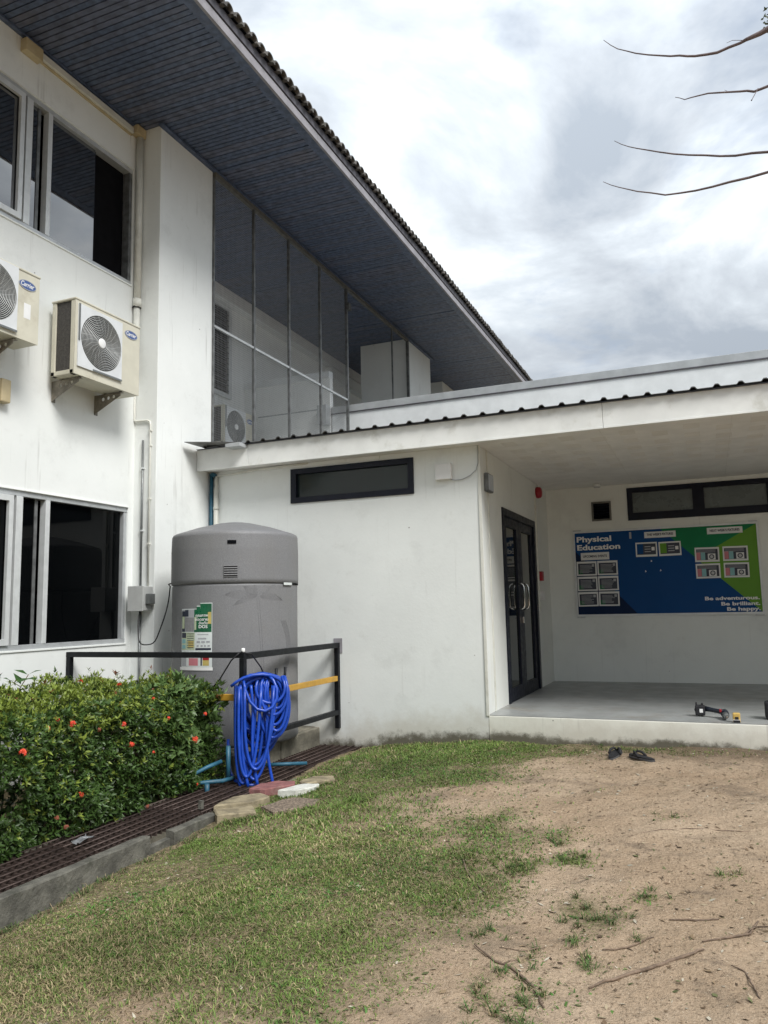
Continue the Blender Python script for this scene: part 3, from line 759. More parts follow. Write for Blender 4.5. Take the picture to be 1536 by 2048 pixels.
# ------------------------------------------------------------------ air conditioners
def aircon(label, loc, Wd=.92, H=.77, D=.30, fr=.285, stick=False, bracket=True, fy=None):
    t = thing('air_conditioner', label, 'air conditioner', loc, 'outdoor air conditioner units')
    x, y, z = loc                                     # back bottom near corner; faces +X
    fx = x + D; cy, cz = y + (fy or .345), z + H * .52
    cs = MB()
    cs.box(x, fx - .012, y + .06, y + Wd, z + .004, z + H - .022)
    cs.box(x, x + .05, y, y + .06, z + .004, z + H - .022).box(fx - .06, fx - .012, y, y + .06, z + .004, z + H - .022)
    cs.box(x, fx - .012, y, y + .06, z + .004, z + .05)
    c = cs.build('casing', M_BEIGE, t, .006)
    MB().box(x - .008, fx + .008, y - .008, y + Wd + .008, z + H - .022, z + H).build('top_cover', M_BEIGE, t, .008)
    fp = MB(); panel(fp, [rect(y, y + Wd, z + .004, z + H - .0225), circ(cy, cz, fr, 48)], .0118, (fx - .0119, 0, 0), (0, 1, 0), (0, 0, 1))
    fp.build('front_panel', M_BEIGE, t)
    MB().box(x + .05, fx - .06, y + .014, y + .058, z + .05, z + H - .022).build('coil', M_COIL, t)
    a0, a1 = cy - fr - .03, cy + fr + .008
    pp = MB(); panel(pp, [rect(a0, a1, cz - fr - .03, cz + fr + .03), circ(cy, cz, fr - .005, 48)], .014, (fx + .0002, 0, 0), (0, 1, 0), (0, 0, 1))
    pl = pp.build('grille_plate', M_BEIGE2, t, .003)
    MB().box(fx + .0144, fx + .021, a0, a0 + .018, cz - fr * .2, cz + fr + .03).build('plate_edge', M_CONDUIT, pl)
    MB().box(fx + .0144, fx + .021, cy - fr * .4, a1, cz - fr - .03, cz - fr - .012).build('plate_edge', M_CONDUIT, pl)
    MB().lathe([(fr - .002, 0), (fr - .002, .002)], (fx - .0115, cy, cz), 48, axis='x').build('fan_cavity', M_DKGRILL, t)
    fn = MB()
    for k in range(3):
        a = 2 * PI * k / 3 + .5
        pts = []
        for q, (rr, da, dx) in enumerate(((.05, -.5, .004), (fr * .9, -.35, .0), (fr * .92, .45, .006), (.05, .5, .008))):
            pts.append((fx - .008 + dx, cy + rr * math.cos(a + da), cz + rr * math.sin(a + da)))
        fn.add(pts, [(0, 1, 2, 3)])
    fn.build('fan_blades', M_COIL, t)
    g = MB()
    nr = 15
    for k in range(nr):
        rr = .05 + (fr - .055) * k / (nr - 1)
        n = 40
        g.tube([(fx + .018 - .006 * (rr / fr) ** 2, cy + rr * math.cos(2 * PI * i / n), cz + rr * math.sin(2 * PI * i / n)) for i in range(n)], .0036, 5, closed=True)
    for k in range(24):
        a = 2 * PI * k / 24; b = a + .45
        g.tube([(fx + .017, cy + .04 * math.cos(a), cz + .04 * math.sin(a)), (fx + .016, cy + fr * .5 * math.cos(a + .2), cz + fr * .5 * math.sin(a + .2)), (fx + .010, cy + fr * math.cos(b), cz + fr * math.sin(b))], .0020, 4)
    g.build('fan_guard', M_WIREW, t)
    MB().lathe([(.052, 0), (.052, .006), (.04, .010), (0, .011)], (fx + .016, cy, cz), 24, axis='x').build('hub', M_WHITE, t)
    by, bz = y + Wd - .138, z + H - .135
    bd = MB(); panel(bd, [circ(by, bz, .094, 32, .044)], .004, (fx + .0002, 0, 0), (0, 1, 0), (0, 0, 1)); bdo = bd.build('badge', M_BADGE, t)
    bd = MB(); panel(bd, [circ(by, bz, .096, 32, .046), circ(by, bz, .089, 32, .039)], .0046, (fx + .0003, 0, 0), (0, 1, 0), (0, 0, 1)); bd.build('badge_rim', M_PGREY, bdo)
    tx = MB(); text(tx, 'Carrier', .062, (fx + .0043, by - .074, bz - .017), (0, 1, 0), (0, 0, 1), .0012, shear=.25, fit=.148); tx.build('lettering', M_WHITE, bdo)
    if stick:
        MB().box(fx + .0003, fx + .001, by - .03, by + .045, bz - .31, bz - .17).build('sticker', M_WHITE, t)
    if bracket:
        for yy in (y + .10, y + Wd - .24):
            br = MB()
            w = XL
            loops = [[(w - x + .0 - .0, -.20), (D * .9, -.035), (D * .9, 0), (w - x, 0)]] + [circ(-.02 + q, -.055 + q * .10, .022 - q * .028, 14) for q in (.06, .13, .20)]
            panel(br, loops, .004, (x, yy, z - .012), (1, 0, 0), (0, 0, 1))
            br.box(w, w + .004, yy - .004, yy + .045, z - .215, z - .010)
            br.box(w, x + D * .92, yy - .004, yy + .04, z - .0115, z - .0075)
            br.build('bracket', M_GALV, t)
        for yy in (y + .12, y + Wd - .22):
            for xx in (x + .05, x + D - .05): MB().lathe([(.02, 0), (.014, .012)], (xx, yy, z - .0075), 12).build('rubber_foot', M_RUBBER, t)
    return t
aircon('beige outdoor unit with its dark side coil showing, on the wall beside the pillar', (-5.80, 5.513, 3.41))
aircon('beige outdoor unit cut off by the left edge, with a white sticker on its front', (-5.80, 4.22, 3.545), .85, .655, .30, .27, stick=True, fy=.325)
aircon('outdoor unit standing behind the wire mesh low in the recess', (-7.50, 10.49, 3.85), .92, .66, .30, .28, bracket=False)
st = thing('unit_stand', 'pale slab stand under the outdoor unit behind the wire mesh', 'stand', (-7.4, 10.9, 2.9))
MB().box(-7.69, -7.15, 10.42, 13.2, 3.74, 3.85).build('slab', M_BEIGE, st, .01)
MB().box(-7.66, -7.22, 10.5, 10.6, 2.9, 3.739).box(-7.66, -7.22, 11.3, 11.4, 2.9, 3.739).build('leg', M_CONC, st)

# ------------------------------------------------------------------ pipes, conduits, boxes on the left facade
t = thing('drain_pipe', 'off white drainpipe running down the inner corner beside the pillar', 'pipe', (-5.83, 6.76, 4.4))
MB().tube([(-5.83, 6.765, 6.66), (-5.83, 6.765, 4.66)], .040, 14).build('pipe', M_PIPE, t)
MB().tube([(-5.835, 6.765, 4.60), (-5.835, 6.765, 3.75)], .036, 14).build('pipe', M_PIPE, t)
MB().tube([(-5.83, 6.765, 4.68), (-5.83, 6.765, 4.58)], .048, 14).build('coupling', M_PIPE, t)
MB().tube([(-5.835, 6.765, 4.588), (-5.835, 6.765, 4.576)], .050, 14).build('clip', M_BLACKC, t)
t = thing('cable_trunking', 'cream trunking running along the wall head under the blue eaves', 'trunking', (-5.84, 5.9, 6.6))
MB().box(XL + .001, XL + .05, 5.28, 6.66, 6.665, 6.735).build('trunk', M_PIPE, t, .004)
MB().box(XL + .001, XL + .022, 5.28, 6.66, 6.64, 6.664).build('trunk', M_CREAM, t, .003)
tag(MB().box(XL + .001, XL + .085, 5.08, 5.29, 6.60, 6.735).build('junction_box', M_CREAM, None, .008), 'yellowed junction box at the left end of the trunking under the eaves', 'junction box', 'cream junction boxes')
tag(MB().box(XL + .001, XL + .10, 6.665, 6.815, 6.665, 6.775).build('junction_box', M_CREAM, None, .008), 'yellowed junction box on top of the drainpipe against the pillar', 'junction box', 'cream junction boxes')
t = thing('junction_box', 'cream junction box with rounded bottom below the cut off outdoor unit', 'junction box', (XL, 4.98, 3.1), 'cream junction boxes')
MB().box(XL + .001, XL + .075, 4.84, 4.955, 3.02, 3.25).build('half', M_CREAM, t, .012)
MB().box(XL + .001, XL + .075, 4.962, 5.07, 3.04, 3.26).build('half', M_CREAM, t, .012)
MB().tube([(XL + .03, 4.94, 3.25), (XL + .03, 4.94, 3.54)], .026, 10).build('pipe', M_PIPE, t)
t = thing('wall_pipe', 'thin white pipe bending from under the unit down to the grey box', 'pipe', (-5.7, 6.8, 2.5))
yw = YP - .016
MB().tube([(-5.872, yw, 3.74), (-5.872, yw, 3.285), (-5.868, yw, 3.262), (-5.84, yw, 3.255), (-5.69, yw, 3.25), (-5.655, yw, 3.236), (-5.645, yw, 3.20), (-5.645, yw, 1.39)], .011, 8).build('pipe', M_PIPE, t)
for z in (2.95, 2.35, 1.85, 3.12): MB().box(-5.662, -5.628, yw - .012, YP - .001, z, z + .016).build('clip', M_PIPE, t)
t = thing('steel_conduit', 'dark grey conduit running down the wall beside the pillar to the ground', 'conduit', (-5.74, 6.8, 1))
MB().tube([(-5.745, yw, 3.03), (-5.745, yw, 1.395)], .012, 8).build('pipe', M_CONDUIT, t)
MB().tube([(-5.745, yw, 1.13), (-5.745, yw, -.43)], .013, 8).build('pipe', M_CONDUIT, t)
for z in (2.7, 2.0): MB().box(-5.765, -5.725, yw - .014, YP - .001, z, z + .018).build('clip', M_ALUW, t)
t = thing('switch_box', 'grey electrical box on the pillar above the end of the hedge', 'electrical box', (-5.65, 6.7, 1.13))
MB().box(-5.78, -5.585, 6.66, YP - .001, 1.13, 1.39).build('body', M_EBOX, t, .006)
MB().box(-5.785, -5.58, 6.648, 6.659, 1.125, 1.395).build('cover', M_EBOX, t, .004)
MB().box(-5.578, -5.53, 6.69, 6.79, 1.20, 1.31).build('socket', M_CONDUIT, t, .006)
pts = []
P0, P1, P2, P3 = Vector((-5.66, 6.70, 1.13)), Vector((-5.64, 6.52, .62)), Vector((-5.22, 6.55, .60)), Vector((-5.20, 6.62, 1.375))
for k in range(25):
    s = k / 24; w = Vector((.012 * math.sin(s * 14), 0, .008 * math.sin(s * 17)))
    pts.append(P0 * (1 - s) ** 3 + P1 * 3 * s * (1 - s) ** 2 + P2 * 3 * s * s * (1 - s) + P3 * s ** 3 + w * (4 * s * (1 - s)))
pts += [Vector((-5.12, 6.49, 1.392)), Vector((-5.0, 6.38, 1.394))]
tag(MB().tube(pts, .0065, 6).build('power_cable', M_BLACKC), 'black cable drooping from the grey electrical box to the tank lid', 'cable')
t = thing('corner_pipes', 'blue and white pipes side by side in the corner above the tank', 'pipe', (-5.5, 7.78, 2.3))
MB().tube([(-5.525, Y0 - .03, 2.76), (-5.525, Y0 - .03, 1.2)], .024, 10).build('blue_pipe', M_BPIPE, t)
MB().tube([(-5.535, Y0 - .035, 2.755), (-5.50, Y0 - .035, 2.77), (-5.46, Y0 - .035, 2.745)], .026, 10).build('elbow', M_BPIPE, t)
MB().tube([(-5.455, Y0 - .03, 2.74), (-5.455, Y0 - .03, 1.3)], [.018] + [.018], 10).build('white_pipe', M_PIPE, t)
MB().tube([(-5.455, Y0 - .032, 2.60), (-5.455, Y0 - .032, 1.5)], .030, 12).build('sleeve', M_PIPE, t)
MB().tube([(-5.455, Y0 - .032, 2.36), (-5.455, Y0 - .032, 2.33)], .036, 12).build('clip', M_PIPE, t)
MB().tube([(-5.44, Y0 - .028, 2.745), (-5.2, Y0 - .02, 2.752), (-4.95, Y0 - .02, 2.77), (-4.55, Y0 - .02, 2.785), (-4.2, Y0 - .02, 2.79)], .011, 8).build('wire_duct', M_PIPE, t)

# ------------------------------------------------------------------ small fittings of the annex
t = thing('wall_box', 'small square white box high on the white wall between window and corner', 'box', (-2.54, Y0, 2.5))
MB().box(-2.635, -2.455, Y0 - .06, Y0 - .001, 2.455, 2.625).build('cover', M_WHITE, t, .005)
MB().tube([(-2.47, Y0 - .02, 2.452), (-2.42, Y0 - .018, 2.44), (-2.34, Y0 - .016, 2.445), (-2.26, Y0 - .016, 2.475), (-2.19, Y0 - .016, 2.53), (-2.165, Y0 - .02, 2.60), (-2.162, Y0 - .02, 2.79)], .0045, 6).build('cable', M_PGREY, t)
t = thing('floodlight', 'grey floodlight in a black rim on the wall just round the corner', 'light', (XV, 8.1, 2.42))
MB().box(XV + .001, XV + .05, 7.99, 8.20, 2.325, 2.525).build('housing', M_STEEL, t, .008)
MB().box(XV + .0502, XV + .056, 8.003, 8.187, 2.34, 2.512).build('lens', M_LAMPG, t, .004)
t = thing('alarm_bell', 'round red fire alarm sounder high on the wall past the glass door', 'alarm', (XV, 10.78, 2.68))
MB().lathe([(.075, 0), (.082, .02), (.075, .06), (.055, .075), (0, .08)], (XV + .001, 10.78, 2.67), 24, axis='x').build('sounder', M_RED, t)
tag(MB().box(XV + .001, XV + .05, 10.70, 10.80, 1.43, 1.56).build('fire_call_point', M_RED, None, .006), 'red fire call point beside the glass door', 'call point')
t = thing('light_switch', 'white switch plate low beside the red call point', 'switch', (XV, 10.9, 1.23))
MB().box(XV + .001, XV + .012, 10.72, 11.0, 1.17, 1.29).build('plate', M_WHITE, t, .003)
for k in range(3): MB().box(XV + .0122, XV + .016, 10.76 + k * .08, 10.81 + k * .08, 1.205, 1.26).build('rocker', M_PAPER, t, .001)
t = thing('vent_grille', 'small dark square vent in the porch back wall', 'vent', (-1.37, YB, 2.43))
mb = MB(); panel(mb, [rect(-1.505, -1.23, 2.29, 2.57), rect(-1.48, -1.255, 2.315, 2.545)], .02, (0, YB - .0005, 0), (1, 0, 0), (0, 0, 1)); mb.build('frame', M_BRN, t)
for k in range(6): MB().bar((-1.48, YB + .02, 2.335 + k * .038), (-1.255, YB + .02, 2.335 + k * .038), .045, .006, (0, -.6, .8)).build('slat', M_FRAME, t)
MB().box(-1.53, -1.20, YB + .062, YB + .155, 2.28, 2.58).build('backing', M_GAP, t)
t = thing('smoke_detector', 'small white round detector on the porch ceiling above the vent', 'detector', (-1.38, 11.3, 2.8))
MB().lathe([(.0, -.045), (.04, -.045), (.055, -.03), (.06, -.001)], (-1.38, 11.25, 2.7985), 20).build('body', M_PAPER, t)
MB().lathe([(.045, -.05), (.045, -.045)], (-1.38, 11.25, 2.7985), 20).build('sensor', M_PGREY, t)
t = thing('wall_conduit', 'thin white conduit beside the glass door from floor to ceiling', 'conduit', (XV, 10.62, 1))
MB().box(XV + .001, XV + .018, 10.615, 10.645, 1.0, 2.62).build('trunk', M_PIPE, t, .002)

# ------------------------------------------------------------------ notice board
BX0, BX1, BZ0, BZ1 = -1.795, .665, .920, 2.155
bd = thing('notice_board', 'wide blue and green physical education notice board on the porch wall', 'notice board', (-.55, YB, 1.5))
yb = YB - .022
mb = MB(); panel(mb, [rect(BX0, BX1, BZ0, BZ1), rect(BX0 + .028, BX1 - .028, BZ0 + .028, BZ1 - .028)], .022, (0, YB - .001, 0), (1, 0, 0), (0, 0, 1)); mb.build('frame', M_ALUW, bd, .004)
for xx in (BX0 + .01, BX1 - .12): MB().box(xx, xx + .11, YB - .028, YB - .001, BZ0 - .018, BZ0 - .001).box(xx, xx + .11, YB - .028, YB - .001, BZ1 + .001, BZ1 + .014).build('clip', M_ALU, bd)
U = lambda u: BX0 + .028 + u * (BX1 - BX0 - .056)
V = lambda v: BZ1 - .028 - v * (BZ1 - BZ0 - .056)
def poly(uvs, dy, m, name='print_area'):
    vs = [(U(u), YB - dy, V(v)) for u, v in uvs]
    mb = MB(); n = len(vs)
    mb.add(vs + [(a, b + .0004, c) for a, b, c in vs], [tuple(range(n)), tuple(range(2 * n - 1, n - 1, -1))] + [(i, (i + 1) % n, n + (i + 1) % n, n + i) for i in range(n)])
    return mb.build(name, m, bd)
poly([(0, 0), (1, 0), (1, 1), (0, 1)], .008, M_PBLUE, 'board_face')
poly([(.492, 0), (1, 0), (1, 1)], .0086, M_PGREEN)
poly([(1, .0), (.676, .372), (1, 1)], .0092, M_PLIME)
poly([(0, .225), (0, 1), (.34, 1)], .0086, M_PNAVY)
ex, ez = (1, 0, 0), (0, 0, 1)
for s_, sz, u0_, u1_, v in (('Physical', .108, .011, .214, .112), ('Education', .108, .012, .263, .212), ('Be adventurous.', .066, .709, .990, .858), ('Be brilliant.', .066, .792, .990, .922), ('Be happy.', .066, .820, .990, .982)):
    mb = MB(); text(mb, s_, sz, (U(u0_), YB - .0100, V(v)), ex, ez, sz * .032, fit=U(u1_) - U(u0_))
    mb.build('lettering', M_WHITE, bd)
def sheet(u0_, u1_, v0_, v1_, label, kind, tilt=0):
    cx, cz = (U(u0_) + U(u1_)) / 2, (V(v0_) + V(v1_)) / 2
    w, h = U(u1_) - U(u0_), V(v0_) - V(v1_)
    t = thing('paper_sheet' if kind != 'strip' else 'title_strip', label, 'paper sheet' if kind != 'strip' else 'title strip', (cx, YB - .0125, cz), 'printed sheets pinned to the notice board' if kind != 'strip' else 'title strips on the notice board', (0, tilt, 0))
    M = wmat(t)
    def q(x0, x1, z0, z1, dy, name, m, holder):
        mb = MB().box(x0 * w, x1 * w, -dy - .0003, -dy, z0 * h, z1 * h); mb.v = [tuple(M @ Vector(p)) for p in mb.v]; return mb.build(name, m, holder)
    pg = q(-.5, .5, -.5, .5, 0, 'page', M_PAPER, t)
    def tx(s, size, x, z, fit, m):
        mb = MB(); text(mb, s, size, (x * w, -.0016, z * h), (1, 0, 0), (0, 0, 1), size * .03, fit=fit * w); mb.v = [tuple(M @ Vector(p)) for p in mb.v]; return mb.build('lettering', m, t)
    if kind == 'events':
        q(-.43, .43, -.40, .36, .0005, 'picture', M_PDARK, t)
        q(-.43, -.2, -.40, -.1, .0009, 'picture', M_DGREEN, t)
        for k in range(7): q(-.34, random.uniform(.12, .3), .22 - k * .085, .25 - k * .085, .0012, 'text_line', M_PGREY, t)
        q(.26, .38, .12, .30, .0012, 'emblem', M_PGREY, t)
    elif kind in ('result', 'result_green'):
        q(-.44, .44, -.36, .40, .0005, 'picture', M_PDARK, t)
        q(-.44, -.15, -.30, .40, .0009, 'picture', M_PLIME if kind == 'result_green' else M_PBLUE, t)
        for k in range(3): q(-.08, .2, .16 - k * .17, .22 - k * .17, .0012, 'text_line', M_PGREY, t)
        q(.24, .38, -.08, .16, .0012, 'emblem', M_WHITE, t)
    elif kind == 'fixture':
        q(-.44, .44, -.38, .38, .0005, 'picture', M_PDARK, t)
        q(-.44, -.27, -.36, .16, .0009, 'picture', M_PPINK, t); q(-.26, -.08, -.36, .16, .0009, 'picture', M_PTEAL, t)
        for k in range(3): q(-.40, .35, .30 - k * .075, .325 - k * .075, .0012, 'text_line', M_PGREY, t)
        q(.03, .34, -.36, .06, .0009, 'picture', M_PAPER, t)
        mb = MB(); panel(mb, [circ(.185 * w, -.15 * h, .17 * h, 20), circ(.185 * w, -.15 * h, .105 * h, 20)], .0003, (0, -.0012, 0), (1, 0, 0), (0, 0, 1)); mb.v = [tuple(M @ Vector(p)) for p in mb.v]; mb.build('emblem', M_PDARK, t)
        for k in range(3): q(.12, .25, -.22 + k * .06, -.20 + k * .06, .0016, 'text_line', M_PDARK, t)
    return t, tx
for s, a, b, c, d in (('UPCOMING EVENTS', .031, .197, .247, .338), ("THIS WEEK'S FIXTURES", .403, .577, .030, .103), ("NEXT WEEK'S FIXTURES", .745, .930, .022, .096)):
    lab = {'U': 'white title strip under the large heading on the blue part of the board', 'T': 'white title strip above the two sheets in the middle of the board', 'N': 'white title strip at the top of the green part of the board'}[s[0]]
    t, tx = sheet(a, b, c, d, lab, 'strip')
    tx(s, .045, -.42, -.14, .84, M_PDARK)
rows = ('top', 'middle', 'bottom')
for r in range(3):
    for c in range(2):
        sheet(.003 + c * .1215, .1205 + c * .1215, .353 + r * .187, .527 + r * .187, 'dark printed sheet at the %s of the %s column below the large heading' % (rows[r], ('left', 'right')[c]), 'events', random.uniform(-.012, .012))
sheet(.350, .470, .153, .325, 'blue printed sheet with white emblem, left of the pair in the middle', 'result', .006)
sheet(.479, .601, .157, .325, 'printed sheet with a lime green square, right of the pair in the middle', 'result_green', -.01)
for r in range(2):
    for c in range(2):
        sheet(.672 + c * .147, .801 + c * .148, .247 + r * .189, .416 + r * .190, 'pink and teal printed sheet, %s of the four on the green part' % (('upper left', 'upper right'), ('lower left', 'lower right'))[r][c], 'fixture', random.uniform(-.015, .015))
for u, v, a in ((.395, .51, .4), (.478, .505, 1.3), (.43, .39, 0)):
    mb = MB(); mb.add([(U(u), YB - .0105, V(v)), (U(u) + .02, YB - .0105, V(v) + .008), (U(u) + .006, YB - .0105, V(v) + .03)], [(0, 1, 2)]); mb.build('tape_scrap', M_WHITE, bd)
MB().box(U(.318), U(.330), YB - .010, YB - .0087, V(.10), V(.02)).build('tape_scrap', M_PGREY, bd)

# ------------------------------------------------------------------ water tank
TC = (-4.589, 6.916); TR = .658
tank = thing('water_tank', 'grey plastic water tank with domed lid standing in the corner', 'water tank', (TC[0], TC[1], -.18))
c0 = (TC[0], TC[1], 0)
MB().lathe([(TR - .03, -.178), (TR - .015, -.16), (TR - .015, .6), (TR - .014, 1.36), (TR - .05, 1.40)], c0, 96).build('body', M_TANK, tank)
MB().lathe([(TR - .02, 1.374), (TR - .006, 1.380), (TR - .003, 1.42), (TR - .002, 1.72), (TR - .008, 1.862), (TR - .018, 1.885), (TR - .04, 1.897), (TR * .62, 1.965), (TR * .30, 2.015), (.10, 2.03), (0, 2.032)], c0, 96).build('lid', M_TANK, tank)
def cyl(th, z, r): return (TC[0] + r * math.cos(math.radians(th)), TC[1] + r * math.sin(math.radians(th)), z)
def cyl_patch(th0, th1, z0, z1, r, n=8, thick=.002, name='patch', m=None, parent=None):
    mb = MB(); vs = []
    for i in range(n + 1):
        th = th0 + (th1 - th0) * i / n
        for z in (z0, z1):
            for rr in (r, r + thick): vs.append(cyl(th, z, rr))
    fs = []
    for i in range(n):
        a = 4 * i; b = a + 4
        fs += [(a + 1, b + 1, b + 3, a + 3), (a, a + 2, b + 2, b), (a, b, b + 1, a + 1), (a + 2, a + 3, b + 3, b + 2)]
    fs += [(0, 1, 3, 2), (4 * n, 4 * n + 2, 4 * n + 3, 4 * n + 1)]
    return mb.add(vs, fs).build(name, m, parent)
v_ = cyl_patch(-66.5, -54.5, 1.435, 1.545, TR + .004, 5, .002, 'vent', M_TANK, tank)
for k in range(5): cyl_patch(-66, -55, 1.443 + k * .022, 1.451 + k * .022, TR + .0062, 5, .003, 'slot', M_GAP, v_); cyl_patch(-66, -55, 1.4512 + k * .022, 1.461 + k * .022, TR + .0062, 5, .008, 'slat', M_TANKE, v_)
lp = cyl_patch(-63.4, -56.0, 1.758, 1.792, TR - .008, 4, .012, 'name_plate', M_GAP, tank)
text_m = MB()
cyl_patch(-10, 40, 1.362, 1.376, TR - .010, 10, .004, 'gap', M_GAP, tank)
tag(cyl_patch(-10.5, 2, 1.355, 1.380, TR + .002, 5, .002, 'tape', M_POSTW, tank))
# embossed palm pattern
em = MB()
rootth, rootz = -37, 1.235
def stroke(pts, r=.0015): em.tube([cyl(a, b, TR - .0142) for a, b in pts], r * .9, 5, cap=False)
for fr_, (dth, dz, bend, n) in enumerate(((-30, .09, -.03, 8), (-22, .02, -.05, 7), (-13, .115, .0, 6), (-4, .12, .02, 5), (7, .12, .02, 5), (17, .10, .02, 6), (27, .045, -.04, 7))):
    for k in range(n):
        o = (k - (n - 1) / 2)
        pts = []
        for i in range(9):
            s = .12 + .88 * i / 8
            pts.append((rootth + dth * s + o * .55 * math.sin(PI * s) * (1 if abs(dth) < 20 else .3), min(1.352, rootz + dz * s + bend * s * s * 2.0 + o * .0105 * math.sin(PI * s))))
        stroke(pts)
for o in (-1.0, 1.0): stroke([(rootth + o + 5 * math.sin(s * 1.6), rootz - s * 1.0) for s in np.linspace(0, 1, 14)], .0026)
for k in range(6): stroke([(-14 + 9 * math.sin(s * 3) + k * 1.3, .45 + .55 * s) for s in np.linspace(0, 1, 12)], .002)
for k in range(9): stroke([(-62 - k * 2.2 + 9 * s, .42 - .30 * s + .05 * k * .5) for s in np.linspace(0, 1, 6)], .002)
tag(em.build('embossed_pattern', M_TANK, tank), kind='stuff')
# poster wrapped on the tank
PR = TR - .012
pz = lambda v: 1.19 - v * (1.19 - .545)             # v 0..1 down the poster
pt = lambda u: -109.6 + u * 33.2
def pa(u0_, u1_, v0_, v1_, lay, m, name='print_area', par=None):
    return cyl_patch(pt(u0_), pt(u1_), pz(v1_), pz(v0_), PR + .0012 + lay * .0007, max(2, int(8 * (u1_ - u0_)) + 1), .0005, name, m, par or poster)
poster = pa(0, 1, .085, 1, 0, M_POSTW, 'poster', tank)
pa(.66, 1, 0, .086, 0, M_POSTW, 'poster_tab'); pa(.55, .662, .04, .086, 0, M_POSTW, 'poster_tab')
pa(.015, .47, .095, .43, 1, M_PGREY); pa(.015, .14, .12, .43, 2, M_PDARK); pa(.14, .27, .10, .2, 2, M_PDARK); pa(.16, .46, .215, .42, 3, M_TANKE); pa(.03, .12, .2, .38, 3, M_POSTS)
pa(.47, .985, .095, .435, 1, M_DGREEN); pa(.66, .985, .012, .095, 1, M_DGREEN); pa(.55, .655, .055, .095, 1, M_DGREEN); pa(.48, .54, .21, .40, 2, M_POSTS)
pa(.02, .49, .44, .70, 1, M_POSTS); pa(.02, .19, .445, .52, 2, M_PDARK); pa(.03, .17, .54, .60, 2, M_PTEAL); pa(.03, .17, .625, .68, 2, M_PTEAL); pa(.27, .46, .56, .66, 2, M_GOLD)
for k in range(7): pa(.23, .46, .455 + k * .034, .463 + k * .034, 3, M_PDARK, 'text_line')
for k, (a, b) in enumerate(((.58, .9), (.60, .84), (.56, .66), (.70, .80), (.84, .94), (.56, .62), (.68, .74), (.78, .83), (.88, .94))): pa(a, b, (.465, .52, .565, .565, .565, .625, .625, .625, .625)[k], (.475, .54, .595, .595, .59, .65, .65, .65, .65)[k], 2, M_PGREY, 'emblem')
pa(.52, .97, .67, .70, 2, M_PDARK); pa(.03, .97, .79, .95, 1, M_POSTW); pa(.03, .2, .80, .94, 2, M_PGREY); pa(.3, .6, .82, .93, 2, M_PPINK); pa(.68, .72, .78, .93, 2, M_PDARK); pa(.74, .92, .79, .93, 2, M_GOLD); pa(.74, .92, .80, .85, 3, M_RED)
pa(-.06, 1.02, .955, 1.0, 1, M_WHITE, 'poster_holder')
def wrap_text(s, size, u, v, fit, m, bold):
    mb = MB(); text(mb, s, size, (0, 0, 0), (1, 0, 0), (0, 1, 0), bold, fit=fit)
    mb.v = [cyl(pt(u) + math.degrees(x / PR), pz(v) + y_, PR + .0034 + z_) for x, y_, z_ in mb.v]
    if mb.v: mb.build('lettering', m, poster)
wrap_text('คุณภาพ', .036, .52, .205, .137, M_WHITE, .0004)
wrap_text('ยอดขาย', .036, .50, .265, .147, M_WHITE, .0004)
wrap_text('อันดับ', .034, .62, .318, .10, M_WHITE, .0003)
wrap_text('DOS', .042, .62, .375, .095, M_WHITE, .0008)
wrap_text('1', .16, .885, .31, .034, M_GOLD, .002)
tb = thing('tank_plinth', 'mouldy low concrete base under the water tank', 'plinth', (-4.8, 6.9, -.5))
MB().box(-5.50, -4.14, 6.18, Y0 - .003, -.7, -.182).build('slab', M_CONCD, tb, .012)
MB().box(-4.135, -4.09, 6.15, 6.98, -.7, -.20).box(-4.135, -4.085, 6.99, Y0 - .004, -.7, -.19).build('edge_blocks', M_CONCD, tb, .012)

# ------------------------------------------------------------------ railing
RX, RY = -3.85, 5.92
rl = thing('railing', 'black square tube railing with mustard middle rail round the tank', 'railing', (RX, RY, -.37))
MB().bar((XL + .002, RY, .715), (RX + .025, RY, .715), .05, .05).build('top_rail', M_RAIL, rl, .004)
MB().bar((RX, RY + .026, .705), (RX, Y0 - .002, .705), .05, .055).build('top_rail', M_RAIL, rl, .004)
MB().bar((XL + .03, RY, -.43), (XL + .03, RY, .689), .05, .05).build('post', M_RAIL, rl, .004)
MB().bar((RX, RY, -.42), (RX, RY, .689), .05, .05).build('post', M_RAIL, rl, .004)
MB().bar((RX, Y0 - .028, -.19), (RX, Y0 - .028, .677), .05, .05).build('post', M_RAIL, rl, .004)
MB().box(RX - .05, RX + .055, Y0 - .006, Y0 - .0015, .62, .78).build('wall_plate', M_FASC, rl)
MB().bar((RX, RY + .026, .345), (RX, Y0 - .055, .345), .04, .055).build('middle_rail', M_YEL, rl, .004)
MB().bar((XL + .056, RY, .345), (RX - .026, RY, .345), .04, .055).build('middle_rail', M_YEL, rl, .004)
MB().bar((RX, RY + .026, -.02), (RX, Y0 - .055, -.02), .05, .05).build('bottom_rail', M_RAIL, rl, .004)
for yy in (6.14, 6.30):
    MB().tube([(RX + .02, yy, .40), (RX + .12, yy, .41), (RX + .20, yy, .45), (RX + .21, yy, .585)], .013, 8).build('hook', M_RAIL, rl)
MB().bar((RX + .05, 6.0, .40), (RX + .05, 6.5, .40), .03, .06).build('hook_plate', M_RAIL, rl)
MB().lathe([(.014, 0), (.017, .005), (.017, .03), (.01, .035), (0, .036)], (RX + .005, RY - .005, .7415), 16).build('cap', M_WHITE, rl)
